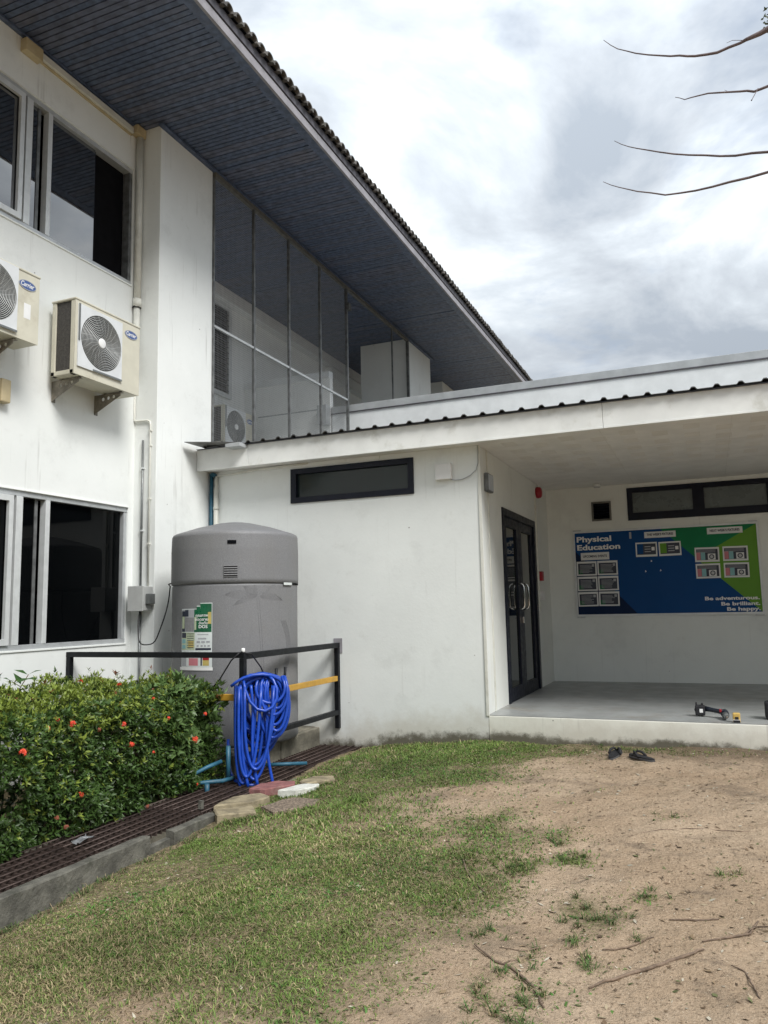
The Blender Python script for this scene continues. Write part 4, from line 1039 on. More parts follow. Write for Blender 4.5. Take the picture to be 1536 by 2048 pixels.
tag(MB().tube([(RX - .02, RY - .03, .735), (RX - .10, RY - .035, .67), (RX - .22, RY - .04, .50), (RX - .34, RY - .045, .38)], .007, 6).tube([(RX, RY - .03, .745), (RX + .05, RY + .06, .72), (RX + .07, RY + .18, .60), (RX + .06, RY + .26, .52)], .007, 6).build('cable', M_BLACKC), 'black cable looped over the railing corner above the blue hose', 'cable')

# ------------------------------------------------------------------ blue hose
def hose():
    mb = MB(); rnd = random.Random(5); R = .0138
    ex, ey, nx, ny = .853, .522, .522, -.853          # coil plane: along (ex, ey), out of it along (nx, ny)
    cx, cy = RX + .12, 6.05
    W3 = lambda s, d, z: Vector((cx + ex * s + nx * d, cy + ey * s + ny * d, z))
    def smooth(P, k=2):
        for _ in range(k): P = [P[0]] + [(P[i - 1] + P[i] * 2 + P[i + 1]) / 4 for i in range(1, len(P) - 1)] + [P[-1]]
        return P
    path = []
    loops = 19
    for k in range(loops):
        top = .525 + rnd.uniform(-.045, .035); bot = rnd.choice([-.19, -.13, -.08, -.02, .03, .08, -.16, -.05]) + rnd.uniform(-.02, .02)
        hw = rnd.uniform(.165, .232); sc = rnd.uniform(-.025, .03); d0 = -.09 + .17 * k / loops + rnd.uniform(-.02, .02)
        skew = rnd.uniform(-.07, .05); yaw = rnd.uniform(-.16, .16); n = 34
        for i in range(n):
            a = 2 * PI * i / n + PI / 2
            sn, cs = math.sin(a), math.cos(a)
            z = (top + bot) / 2 + (top - bot) / 2 * (abs(sn) ** (.72 if sn > 0 else .95)) * (1 if sn > 0 else -1)
            w = hw * (abs(cs) ** .85) * (1 if cs > 0 else -1) * (1 - .16 * max(0, -sn))
            path.append(W3(sc + w + skew * max(0, -sn), d0 + yaw * w + .025 * max(0, sn), z))
    mb.tube(smooth(path, 3), R, 9)
    # shallow loops between the two hooks
    for k, (zb, sl, sr, d) in enumerate(((.30, -.06, .20, .12), (.20, -.02, .22, .13), (.11, .0, .21, .10), (.06, .02, .225, .12), (-.0, -.04, .215, .09), (.25, .04, .21, .10))):
        P = [W3(sl + .03, d - .05, .52)]
        for i in range(25):
            a = PI * i / 24
            P.append(W3((sl + sr) / 2 - (sr - sl) / 2 * math.cos(a), d + .02 * math.sin(a), .47 - (.47 - zb) * math.sin(a) ** .75))
        P.append(W3(sr - .03, d - .05, .52)); mb.tube(smooth(P), R, 9)
    # loose falls and long loops reaching down to the grating on the left
    for (sl, sr, zb, d) in ((-.225, -.05, -.36, .10), (-.20, -.01, -.30, .14), (-.235, .03, -.375, .06), (-.17, .09, -.33, .11), (-.15, .10, -.24, .15), (-.21, .12, -.21, .12)):
        P = []
        for i in range(29):
            a = PI * i / 28; q = math.sin(a) ** .62
            P.append(W3((sl + sr) / 2 - (sr - sl) / 2 * math.cos(a) * (1 - .12 * q) - .03 * q, d + .07 * q, .45 - (.45 - zb) * q))
        mb.tube(smooth(P), R, 9)
    for (s0, s1, d) in ((-.235, -.20, .08), (-.19, -.13, .13), (-.10, -.05, .12), (.02, .08, .10)):
        mb.tube(smooth([W3(s0 + (s1 - s0) * t ** 1.5 + .012 * math.sin(t * 7), d + .08 * t, .46 - .84 * t) for t in np.linspace(0, 1, 22)]), R, 9)
    # loose end sticking out on the left, slack loop over the front
    mb.tube(smooth([W3(-.27, .13, .455), W3(-.225, .14, .495), W3(-.16, .145, .53), W3(-.08, .145, .55), W3(0, .13, .552), W3(.08, .11, .54), W3(.16, .08, .50), W3(.20, .06, .44)], 1), R, 9)
    mb.tube(smooth([W3(-.17, .12, .53), W3(-.16, .16, .42), W3(-.12, .18, .30), W3(-.05, .19, .23), W3(.03, .19, .215), W3(.10, .18, .25), W3(.145, .17, .33), W3(.145, .15, .43), W3(.10, .12, .52), W3(.05, .10, .54)], 2), R, 9)
    mb.tube(smooth([W3(-.30, -.06, -.02), W3(-.305, -.05, -.17), W3(-.29, 0, -.30), W3(-.24, .07, -.37), W3(-.16, .14, -.382), W3(-.05, .17, -.378)], 1), R, 9)
    o = mb.build('garden_hose', M_HOSE)
    tag(o, 'coiled bright blue hose hung on the railing corner', 'hose')
hose()
t = thing('blue_water_pipe', 'faded blue pvc pipes standing over the drain below the hose', 'pipe', (RX, 5.8, -.4))
MB().tube([(-3.92, 5.80, -.05), (-3.92, 5.80, -.34)], .020, 10).build('riser', M_BPIPE, t)
MB().tube([(-4.20, 5.45, -.24), (-4.05, 5.50, -.235), (-3.98, 5.58, -.19), (-3.92, 5.70, -.16)], .017, 10).build('branch_pipe', M_BPIPE, t)
MB().tube([(-4.25, 5.42, -.325), (-3.92, 5.72, -.325), (-3.90, 5.86, -.325)], .018, 10).build('branch_pipe', M_BPIPE, t)
MB().tube([(-3.98, 5.58, -.325), (-3.98, 5.58, -.43)], .020, 10).build('tee', M_BPIPE, t)
MB().tube([(-3.88, 6.35, -.31), (-3.60, 6.62, -.33)], .017, 10).build('branch_pipe', M_BPIPE, t)

# ------------------------------------------------------------------ drain: grating and kerb
gr = thing('drain_grating', 'rusty steel bar grating over the drain beside the hedge', 'drain grate', (-3.88, 4, -.4))
rod = MB().tube([(0, 0, 0), (0, .975, 0)], .0052, 6).mesh('rod'); rod.materials.append(M_RUST)
for p in range(8):
    y = .02 + p * .985
    dz = random.uniform(-.004, .004)
    for k in range(7):
        o = bpy.data.objects.new('long_bar', rod); COL.objects.link(o); o.parent = gr
        o.location = (-4.10 + k * .086 + random.uniform(-.004, .004) - gr.location.x, y - gr.location.y, -.372 + dz - gr.location.z)
        o.rotation_euler = (random.uniform(-.003, .003), 0, random.uniform(-.004, .004))
    cb = MB(); yy = y + .01
    while yy < y + .97: cb.box(-4.112, -3.572, yy - .003, yy + .003, -.402 + dz, -.379 + dz); yy += .052
    tag(cb.build('cross_bars', M_RUST, gr), kind='stuff')
kb = thing('drain_kerb', 'low grey concrete kerb between the grating and the lawn', 'kerb', (-3.56, 3, -.5))
def kerb(y0_, y1_, x0=-3.562, x1=-3.495, zt=-.352):
    mb = MB(); n = max(2, int((y1_ - y0_) / .12)); vs = []; fs = []
    for i in range(n + 1):
        y = y0_ + (y1_ - y0_) * i / n; j = lambda a: random.uniform(-a, a)
        vs += [(x0, y, -.82), (x0 + j(.002), y, zt + j(.003)), (x1 - .008 + j(.004), y, zt + j(.004)), (x1 + j(.004), y, zt - .008 + j(.004)), (x1 + j(.003), y, -.82)]
    for i in range(n):
        for k in range(4): fs.append((5 * i + k, 5 * i + k + 1, 5 * i + k + 6, 5 * i + k + 5))
    fs += [(4, 3, 2, 1, 0), tuple(5 * n + k for k in range(5))]
    return mb.add(vs, fs).build('kerb_block', M_CONC, kb)
kerb(.2, 4.28); kerb(4.285, 4.52, zt=-.43, x1=-3.52); kerb(4.525, 5.02, zt=-.385); kerb(5.03, 7.81, zt=-.40, x1=-3.53)
MB().box(-4.16, -4.121, .2, Y0 - .02, -.82, -.385).build('kerb_block', M_CONCD, kb)
MB().box(-3.66, -3.63, 5.02, 5.05, -.37, -.31).build('peg', M_CONC, kb)
# crumpled plastic on the grating
mb = MB(); vs = []; fs = []
for i in range(7):
    for j in range(4):
        vs.append((-3.88 + .06 * j / 3 + random.uniform(-.012, .012), 3.98 + .16 * i / 6 + random.uniform(-.015, .015), -.355 + random.uniform(0, .035) * (1 if 0 < i < 6 else .4)))
for i in range(6):
    for j in range(3): fs.append((4 * i + j, 4 * i + j + 1, 4 * i + j + 5, 4 * i + j + 4))
tag(mb.add(vs, fs).build('plastic_wrapper', M_PLASTIC), 'crumpled clear plastic wrapper lying on the rusty drain grating', 'litter')

# ------------------------------------------------------------------ flat stones by the kerb
def stone(label, pts, z0, z1, m, seed, cracks=0):
    rnd = random.Random(seed); vs = []; n = len(pts)
    cx = sum(p[0] for p in pts) / n; cy = sum(p[1] for p in pts) / n
    out = []
    for i in range(n):
        a, b = Vector(pts[i]), Vector(pts[(i + 1) % n])
        for s in (0, .33, .66): 
            q = a.lerp(b, s); out.append((q.x + rnd.uniform(-.006, .006), q.y + rnd.uniform(-.006, .006)))
    m_ = len(out); mb = MB()
    top = [(x, y, z1 + rnd.uniform(-.004, .003)) for x, y in out]; bot = [(x + (x - cx) * .02, y + (y - cy) * .02, z0) for x, y in out]
    inn = [(cx + (x - cx) * .93, cy + (y - cy) * .93, z1 + .006 + rnd.uniform(-.002, .003)) for x, y in out]
    mb.add(bot + top + inn + [(cx, cy, z1 + .007)], [(i, (i + 1) % m_, m_ + (i + 1) % m_, m_ + i) for i in range(m_)] + [(m_ + i, m_ + (i + 1) % m_, 2 * m_ + (i + 1) % m_, 2 * m_ + i) for i in range(m_)] + [(2 * m_ + i, 2 * m_ + (i + 1) % m_, 3 * m_) for i in range(m_)])
    o = mb.build('paving_stone', m)
    tag(o, label, 'paving stone', 'loose flat stones by the drain')
    return o
stone('tan slab with two cracks across it, leaning on the kerb end', [(-3.55, 5.06), (-3.43, 4.93), (-3.20, 5.10), (-3.33, 5.26)], -.47, -.378, M_STONE, 1)
stone('long tan slab with worn top just behind the cracked one', [(-3.57, 5.08), (-3.34, 5.27), (-3.30, 5.46), (-3.44, 5.55), (-3.58, 5.36)], -.46, -.356, M_STONE, 2)
stone('rounded red painted stone below the hose end', [(-3.58, 5.60), (-3.44, 5.62), (-3.30, 5.85), (-3.36, 5.97), (-3.50, 5.93), (-3.60, 5.78)], -.44, -.345, M_STONER, 3)
stone('small white painted stone beside the red one', [(-3.34, 5.66), (-3.20, 5.68), (-3.10, 5.86), (-3.12, 5.95), (-3.26, 5.92)], -.43, -.350, M_STONEW, 4)
stone('brown pebbly slab lying flat on the grass', [(-3.24, 5.22), (-3.05, 5.10), (-2.88, 5.40), (-2.90, 5.55), (-3.14, 5.56)], -.45, -.368, M_STONEG, 5)
stone('tan slab farthest from the cracked one, behind the red stone', [(-3.32, 5.96), (-3.22, 5.93), (-3.06, 6.12), (-3.14, 6.26), (-3.30, 6.18)], -.42, -.345, M_STONE, 6)

# ------------------------------------------------------------------ hedge
def orient(n):
    a = np.where(np.abs(n[:, 2:3]) < .9, np.array([[0, 0, 1.]]), np.array([[1., 0, 0]]))
    x = np.cross(a, n); x /= np.linalg.norm(x, axis=1, keepdims=True); return x, np.cross(n, x)
def leaves_mesh(P, axis, length, wid, lean, col, fold=.25, g=rng):
    """one pointed folded leaf per row: P base, axis stem direction"""
    n = len(P); x, y = orient(axis); a = g.uniform(0, 2 * PI, n)[:, None]
    rad = x * np.cos(a) + y * np.sin(a)
    d = axis * np.cos(lean)[:, None] + rad * np.sin(lean)[:, None]
    side = np.cross(d, axis); side /= np.maximum(1e-6, np.linalg.norm(side, axis=1, keepdims=True))
    nrm = np.cross(side, d)
    L = length[:, None]; Wd = wid[:, None]
    b = P; tip = P + d * L - nrm * L * .10
    m1 = P + d * L * .42 + side * Wd + nrm * Wd * fold; m2 = P + d * L * .42 - side * Wd + nrm * Wd * fold
    mid = P + d * L * .5 
    v = np.stack([b, m1, tip, m2, mid], 1).reshape(-1, 3)
    i = np.arange(n)[:, None] * 5
    f = np.concatenate([i + np.array([[0, 1, 4]]), i + np.array([[1, 2, 4]]), i + np.array([[4, 2, 3]]), i + np.array([[0, 4, 3]])], 0)
    return v, f, np.repeat(col, 5, 0)
HX0, HX1, HY0, HY1, HZ0, HZ1 = -5.62, -4.04, 1.2, 5.90, -.42, .475
def build_hedge():
    root = thing('ixora_hedge', 'clipped green hedge with orange red flower heads beside the drain', 'hedge', (-4.8, 3.6, -.42))
    g = np.random.default_rng(3)
    N = 18500
    P = np.empty((0, 3)); A = np.empty((0, 3)); face = np.empty(0, int)
    # areas: front, top, right end
    fr = int(N * .50); tp = int(N * .35); en = N - fr - tp
    for kind, cnt in ((0, fr), (1, tp), (2, en)):
        u = g.random(cnt); v = g.random(cnt); dp = np.abs(g.normal(0, .045, cnt))
        if kind == 0: p = np.stack([HX1 - dp, HY0 + u * (HY1 - HY0), HZ0 + .05 + v ** .9 * (HZ1 - HZ0 - .05)], 1); n = np.tile([1., 0, .25], (cnt, 1))
        if kind == 1: p = np.stack([HX0 + u * (HX1 - HX0), HY0 + v * (HY1 - HY0), HZ1 - dp * .8], 1); n = np.tile([.1, 0, 1.], (cnt, 1))
        if kind == 2: p = np.stack([HX0 + u * (HX1 - HX0), HY1 - dp, HZ0 + v * (HZ1 - HZ0)], 1); n = np.tile([.3, 1, .25], (cnt, 1))
        P = np.concatenate([P, p]); A = np.concatenate([A, n]); face = np.concatenate([face, np.full(cnt, kind)])
    # lumpy outline, rounded edges
    lump = .055 * np.sin(P[:, 1] * 5.1 + 1) * np.sin(P[:, 2] * 6 + .5) + .035 * np.sin(P[:, 1] * 11 + P[:, 0] * 8) + .02 * np.sin(P[:, 2] * 17 + P[:, 1] * 7)
    nn = A / np.linalg.norm(A, axis=1, keepdims=True)
    P = P + nn * lump[:, None]
    P[:, 2] += np.where(face == 1, .03 * np.sin(P[:, 1] * 2.1 + .4) + .025 * np.sin(P[:, 0] * 4 + P[:, 1] * 3.3) + np.interp(P[:, 1], [1.2, 3.6, 5.0, 5.8], [-.02, -.015, .05, .03]), 0)
    edge = np.clip(P[:, 2] - .34, 0, 1) * np.clip(P[:, 0] + 4.35, 0, 1) * 3.2
    P[:, 0] -= edge * .5 * (face == 0); P[:, 2] -= np.clip(P[:, 0] + 4.30, 0, 1) ** 1 * .45 * (face == 1)
    corner = np.clip(P[:, 1] - 5.45, 0, 1) * (face == 0); P[:, 0] -= corner * .28
    low = np.clip(-.2 - P[:, 2], 0, 1); P[:, 0] -= low * .12 * (face == 0)
    hole = ((P[:, 1] - 3.62) / .11) ** 2 + ((P[:, 2] + .02) / .13) ** 2
    keep = ~((face == 0) & (hole < 1.0) & (g.random(len(P)) < .9))
    P, nn, face = P[keep], nn[keep], face[keep]
    ax = nn + g.normal(0, .45, P.shape) + np.array([0, 0, .35]); ax /= np.linalg.norm(ax, axis=1, keepdims=True)
    sh = (face == 1) & (g.random(len(P)) < .035); P[:, 2] += sh * g.uniform(.03, .10, len(P)); ax[sh] = ax[sh] * .4 + np.array([0, 0, .9])
    # rosettes of leaves
    k = 7; n = len(P)
    Pk = np.repeat(P, k, 0) - np.repeat(ax, k, 0) * g.uniform(0, .025, (n * k, 1)); Ak = np.repeat(ax, k, 0); Fk = np.repeat(face, k)
    L = g.uniform(.026, .049, n * k) * np.repeat(g.uniform(.8, 1.2, n), k)
    big = np.repeat((P[:, 1] > 5.15) & (P[:, 0] > -4.5) & (P[:, 2] > -.05) & (g.random(n) < .28), k); L = np.where(big, L * 1.75, L)
    lean = g.uniform(.35, 1.35, n * k)
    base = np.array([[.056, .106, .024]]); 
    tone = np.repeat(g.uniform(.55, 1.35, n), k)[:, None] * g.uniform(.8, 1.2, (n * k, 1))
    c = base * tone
    yng_lit = np.repeat(g.random(n) < np.where(face == 1, .85, .09 + .9 * np.clip(P[:, 2] - .15, 0, .4)), k)  # young leaves, crowded on top to paint in its brighter light
    yt = np.array([[.205, .265, .045]]) * g.uniform(.75, 1.25, (n * k, 1)); c = np.where(yng_lit[:, None], yt, c)
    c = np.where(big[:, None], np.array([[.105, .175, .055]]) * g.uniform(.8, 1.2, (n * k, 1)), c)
    red = np.repeat((face == 1) & (g.random(n) < .02), k); c = np.where(red[:, None], np.array([[.20, .07, .03]]), c)
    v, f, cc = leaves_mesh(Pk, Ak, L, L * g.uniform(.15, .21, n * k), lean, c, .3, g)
    # inner leaves that close the hedge
    m = 24000
    Q = np.stack([g.uniform(HX0 + .1, HX1 - .10, m), g.uniform(HY0, HY1 - .1, m), g.uniform(HZ0, HZ1 - .08, m)], 1)
    near = (Q[:, 0] > -4.60) | (Q[:, 2] > .25)
    hole = ((Q[:, 1] - 3.62) / .13) ** 2 + ((Q[:, 2] + .0) / .15) ** 2
    Q = Q[near & ~(hole < 1)]; m = len(Q)
    ax2 = g.normal(0, 1, (m, 3)) + np.array([.5, 0, .4]); ax2 /= np.linalg.norm(ax2, axis=1, keepdims=True)
    L2 = g.uniform(.045, .08, m)
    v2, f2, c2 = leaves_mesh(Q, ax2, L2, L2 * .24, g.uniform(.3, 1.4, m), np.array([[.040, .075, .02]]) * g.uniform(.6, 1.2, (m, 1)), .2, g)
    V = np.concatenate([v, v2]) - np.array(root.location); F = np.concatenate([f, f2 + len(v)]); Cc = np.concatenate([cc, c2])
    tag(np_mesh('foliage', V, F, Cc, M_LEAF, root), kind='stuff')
    st = MB(); rs = random.Random(4)
    for i in range(150):
        y = rs.uniform(HY0, HY1 - .08); x = rs.uniform(-5.2, -4.22); y2 = y + rs.uniform(-.15, .15); x2 = x + rs.uniform(-.1, .1)
        z2 = rs.uniform(.1, HZ1 - .06)
        pts = [(x, y, -.44), ((x + x2) / 2 + rs.uniform(-.03, .03), (y + y2) / 2 + rs.uniform(-.03, .03), (z2 - .44) / 2), (x2, y2, z2)]
        st.tube(pts, [.008, .006, .003], 5)
    tag(st.build('stems', M_TWIG, root), kind='stuff')
    # flower heads
    fl = MB(); rf_ = random.Random(9)
    for i in range(26):
        th = rf_.uniform(0, 2 * PI); ph = rf_.uniform(0, 1.25); d = Vector((math.cos(ph), math.sin(ph) * math.cos(th), math.sin(ph) * math.sin(th)))
        c = d * rf_.uniform(.022, .034); x = d.cross(Vector((.3, .5, .8))).normalized(); y = d.cross(x); a0 = rf_.uniform(0, 1.5)
        for q in range(4):
            a = a0 + q * PI / 2; p = x * math.cos(a) + y * math.sin(a); s = d.cross(p)
            fl.add([c, c + p * .009 + s * .005 + d * .002, c + p * .017, c + p * .009 - s * .005 + d * .002], [(0, 1, 2, 3)])
        fl.add([(0, 0, 0), c + x * .001, c - x * .001], [(0, 1, 2)])
    fme = fl.mesh('flower_head'); fme.materials.append(M_FLOWER)
    dry = fme.copy(); dry.materials.clear(); dry.materials.append(mat('faded_petal', (.26, .07, .035), .6, .2))
    spots = [(4.07, .40, 1), (3.94, .36, .9), (4.15, .36, 1.3), (4.25, .40, 1), (4.43, .44, .8), (4.59, .30, .9), (4.65, .15, 1.0), (5.07, .42, .9), (5.41, .06, 1.35), (5.62, .24, .8), (5.45, -.30, .8), (3.67, .26, 1.2),
             (4.16, -.1, .9), (3.87, .42, .7), (4.72, .43, .7), (4.05, -.28, .8), (3.96, -.2, .7), (4.86, -.34, .7), (5.07, .28, .7), (4.34, .30, .7), (5.3, .40, .7), (4.9, .05, .55), (4.3, .41, .9), (4.98, .36, .6)]
    for i, (y, z, s) in enumerate(spots):
        o = bpy.data.objects.new('flower_head', dry if i in (13, 15, 16, 17, 19, 22) else fme); COL.objects.link(o); o.parent = root
        sx = HX1 + .055 - max(0, z - .28) * 1.1 - max(0, y - 5.45) * .28 - max(0, -.2 - z) * .12
        o.location = (sx - root.location.x, y - root.location.y, z - root.location.z); o.scale = (s * .68,) * 3
        o.rotation_euler = (random.uniform(-3, 3), -random.uniform(.0, .7), random.uniform(-.9, .2))
    for i in range(9):
        o = bpy.data.objects.new('flower_head', fme if i % 3 else dry); COL.objects.link(o); o.parent = root
        o.location = (random.uniform(-5.3, -4.4) - root.location.x, random.uniform(3.6, 5.5) - root.location.y, HZ1 + .02 - root.location.z); o.rotation_euler = (0, -1.3, random.uniform(0, 3)); o.scale = (.8,) * 3
build_hedge()
# stray shoot with round leaves above the hedge
t = thing('stray_shoot', 'stray shoot with broad round leaves above the hedge near the left window', 'plant', (-5.55, 5.05, .4))
MB().tube([(-5.5, 4.95, .38), (-5.48, 5.0, .5), (-5.46, 5.06, .60)], .004, 5).tube([(-5.48, 5.0, .5), (-5.46, 4.9, .55)], .003, 5).build('stem', M_TWIG, t)
g2 = np.random.default_rng(8)
Pp = np.array([[-5.46, 5.06, .6], [-5.46, 4.9, .55], [-5.47, 5.03, .56], [-5.48, 5.0, .52], [-5.46, 5.05, .6], [-5.47, 4.94, .54]])
v, f, c = leaves_mesh(Pp, np.tile([[.3, 0, .95]], (6, 1)), np.full(6, .12), np.full(6, .042), np.array([.9, 1.1, 1.2, .8, 1.3, 1.0]), np.tile([[.05, .12, .03]], (6, 1)), .15, g2)
np_mesh('leaves', v - np.array(t.location), f, c, M_LEAF, t)

# ------------------------------------------------------------------ grass, weeds, litter
def build_grass():
    g = np.random.default_rng(21)
    def sample(n, x0, x1, y0, y1):
        x = g.uniform(x0, x1, n); y = g.uniform(y0, y1, n); k = g.random(n) < grass_cover(x, y) ** 1.25
        ok = ~((x < -3.40) & (y < 5.1)) & ~((x < -3.50)) & (y < 7.80) & ~((x > XV) & (y > 7.81))
        return x[k & ok], y[k & ok]
    def blades(x, y, h, w, lean, col, fan=1.0):
        n = len(x); a = g.uniform(0, 2 * PI, n); z = gz(x, y) - .004
        sx, sy = -np.sin(a) * w / 2, np.cos(a) * w / 2
        la = a + g.normal(0, .3, n); dx, dy = np.cos(la), np.sin(la)
        col = col * np.clip(1.08 + .26 * fb(x * 2.3, y * 2.3, 0), .75, 1.5)[:, None]
        m = np.stack([x + dx * h * np.sin(lean) * .5, y + dy * h * np.sin(lean) * .5, z + h * .62 * np.cos(lean * .6)], 1)
        tp = np.stack([x + dx * h * np.sin(lean) * 1.15, y + dy * h * np.sin(lean) * 1.15, z + h * np.cos(lean) * .95], 1)
        b = np.stack([x, y, z], 1); s = np.stack([sx, sy, np.zeros(n)], 1)
        v = np.stack([b - s, b + s, m + s * .8, m - s * .8, tp], 1).reshape(-1, 3); i = np.arange(n)[:, None] * 5
        f = np.concatenate([i + np.array([[0, 1, 2]]), i + np.array([[0, 2, 3]]), i + np.array([[3, 2, 4]])])
        return v, f, np.repeat(col, 5, 0)
    out = []
    def pal(n, green, dry, pd):
        c = np.array([green]) * g.uniform(.6, 1.4, (n, 1)) * g.uniform(.9, 1.1, (n, 3)); d = np.array([dry]) * g.uniform(.6, 1.25, (n, 1))
        return np.where((g.random(n) < pd)[:, None], d, c)
    x, y = sample(230000, -3.6, 1.2, 2.0, 4.6); n = len(x)
    out.append(blades(x, y, g.uniform(.010, .034, n) * np.clip(1 + .7 * fb(x * 1.7, y * 1.7, 2), .45, 1.9), g.uniform(.0026, .006, n), g.uniform(.75, 1.5, n), pal(n, (.138, .196, .050), (.37, .30, .17), np.clip(.20 - .30 * fb(x, y, 1), .03, .6))))
    x, y = sample(130000, -3.6, 1.2, 4.4, 7.85); n = len(x)
    out.append(blades(x, y, g.uniform(.010, .038, n) * np.clip(1 + .7 * fb(x * 1.7, y * 1.7, 2), .45, 1.9), g.uniform(.004, .008, n), g.uniform(.6, 1.5, n), pal(n, (.132, .192, .048), (.35, .285, .165), np.clip(.20 - .32 * fb(x, y, 1), .03, .7))))
    # broad weed leaves, pressed flat
    x, y = sample(40000, -3.6, 1.0, 2.0, 7.8); k = fb(x * 1.4, y * 1.4, 1) + .6 * fb(x * 4, y * 4, 0) > .12; x, y = x[k], y[k]; n = len(x)
    out.append(blades(x, y, g.uniform(.018, .034, n), g.uniform(.007, .013, n), g.uniform(.9, 1.5, n), pal(n, (.085, .170, .040), (.2, .19, .09), np.full(n, .06))))
    # tufts of longer grass on the dirt
    tx, ty = [], []
    for cx, cy, r, a in CLUMPS:
        for q in range(int(8 * a)):
            bx, by = cx + g.normal(0, r * .5), cy + g.normal(0, r * .55); m = g.integers(12, 30)
            tx.append(bx + g.normal(0, .010, m)); ty.append(by + g.normal(0, .010, m))
    for q in range(60):
        by = g.uniform(7.45, 7.80); bx = g.uniform(-3.3, -.2); m = g.integers(8, 20); tx.append(bx + g.normal(0, .015, m)); ty.append(np.minimum(7.815, by + g.normal(0, .012, m)))
    for (xa, ya, xb, yb2, cnt) in ((-3.46, 4.76, -3.16, 5.06, 16), (-3.2, 5.05, -2.86, 5.38, 14), (-3.46, 2.3, -3.46, 4.3, 60), (-3.46, 4.3, -3.44, 4.8, 14), (-3.14, 5.62, -3.08, 6.2, 10), (-3.05, 6.1, -3.45, 7.7, 40)):
        for q in range(cnt):
            s_ = g.random(); m = g.integers(6, 18); tx.append(xa + (xb - xa) * s_ + g.normal(.02, .02, m)); ty.append(ya + (yb2 - ya) * s_ + g.normal(0, .02, m))
    x = np.concatenate(tx); y = np.concatenate(ty); n = len(x)
    out.append(blades(x, y, g.uniform(.018, .060, n), g.uniform(.003, .0055, n), g.uniform(.6, 1.5, n), pal(n, (.075, .120, .036), (.28, .22, .13), np.full(n, .28))))
    V, F, Cc = [], [], []; b = 0
    for v, f, c in out: V.append(v); F.append(f + b); Cc.append(c); b += len(v)
    tag(np_mesh('grass', np.concatenate(V), np.concatenate(F), np.concatenate(Cc), M_GRASS), 'short patchy lawn grass thinning out to bare dirt', 'grass', kind='stuff')
    # dry leaf scraps, chips and straw lying about
    n = 8500; x = g.uniform(-3.4, 1.4, n); y = g.uniform(2.0, 7.75, n); z = gz(x, y) + .004
    a = g.uniform(0, 2 * PI, n); L = np.minimum(.021, np.exp(g.normal(-4.7, .5, n))); w = L * g.uniform(.12, .6, n)
    ex_ = np.stack([np.cos(a), np.sin(a), g.uniform(-.2, .4, n)], 1) * L[:, None]; ey_ = np.stack([-np.sin(a), np.cos(a), g.uniform(-.2, .4, n)], 1) * w[:, None]
    b = np.stack([x, y, z], 1); v = np.stack([b - ex_, b + ey_, b + ex_, b - ey_], 1).reshape(-1, 3)
    i = np.arange(n)[:, None] * 4; f = np.concatenate([i + np.array([[0, 1, 2]]), i + np.array([[0, 2, 3]])])
    pal_ = np.array([[.16, .11, .07], [.09, .065, .045], [.33, .27, .18], [.22, .16, .10], [.42, .38, .30], [.12, .13, .06]])
    c = pal_[g.integers(0, 6, n)] * g.uniform(.7, 1.25, (n, 1))
    tag(np_mesh('leaf_litter', v, f, np.repeat(c, 4, 0), attr_mat('litter', .85, .1)), 'dry leaf scraps and chips scattered over the lawn and dirt', 'litter', kind='stuff')
    # small stones and clods
    n = 2600; x = g.uniform(-1.6, 1.5, n); y = g.uniform(2.2, 7.7, n); r = np.exp(g.normal(-5.6, .5, n)); z = gz(x, y)
    oc = np.array([[1, 0, 0], [-1, 0, 0], [0, 1, 0], [0, -1, 0], [0, 0, 1], [0, 0, -1.]])
    v = np.stack([x, y, z], 1)[:, None, :] + oc[None] * (r[:, None, None] * g.uniform(.6, 1.3, (n, 6, 1))) * np.array([1, 1, .7])
    ff = np.array([[0, 2, 4], [2, 1, 4], [1, 3, 4], [3, 0, 4], [2, 0, 5], [1, 2, 5], [3, 1, 5], [0, 3, 5]])
    f = (np.arange(n)[:, None, None] * 6 + ff[None]).reshape(-1, 3)
    c = np.array([[.36, .28, .20]]) * g.uniform(.45, 1.35, (n, 1))
    tag(np_mesh('gravel', v.reshape(-1, 3), f, np.repeat(c, 6, 0), attr_mat('soil_crumb', .9, .1)), 'small stones and crumbs of soil on the bare dirt', 'gravel', kind='stuff')
build_grass()
def twig(label, pts, r, name='twig', cat='twig', sub=()):
    P = []
    for x, y in pts: P.append(Vector((x, y, float(gz(x, y)) + r * .35 + .003)))
    Q = []
    for i in range(len(P) - 1):
        for s in (0, .25, .5, .75): 
            q = P[i].lerp(P[i + 1], s); q += Vector((random.uniform(-.004, .004), random.uniform(-.004, .004), random.uniform(-.002, .003))); Q.append(q)
    Q.append(P[-1]); n = len(Q)
    mb = MB().tube(Q, [r * .56 * (.45 + .75 * math.sin(PI * (i + .6) / (n + .6)) ** .6) for i in range(n)], 7)
    for a, b, rr in sub: mb.tube([Q[int(a * (n - 1))], Q[int(a * (n - 1))] + Vector(b) * .5 + Vector((0, 0, .006)), Q[int(a * (n - 1))] + Vector(b)], [rr, rr * .8, rr * .4], 5)
    tag(mb.build(name, M_TWIG), label, cat, 'twigs and surface roots on the dirt')
twig('thick brown surface root on the dirt at lower right', [(-.53, 3.22), (-.42, 3.33), (-.30, 3.43), (-.19, 3.53), (-.12, 3.60)], .010)
twig('thin forked twig right of the thick root', [(-.13, 3.68), (-.03, 3.73), (.06, 3.82), (.10, 3.95)], .007, sub=((.6, (.06, .09, .01), .004), (.85, (.12, -.01, .01), .004)))
twig('short twig lying parallel above the thick root', [(-.27, 3.86), (-.16, 3.90), (-.06, 3.95)], .006)
twig('pale stick on the grass edge in the middle of the yard', [(-1.42, 4.45), (-1.32, 4.25), (-1.20, 4.05), (-1.14, 3.97)], .007)
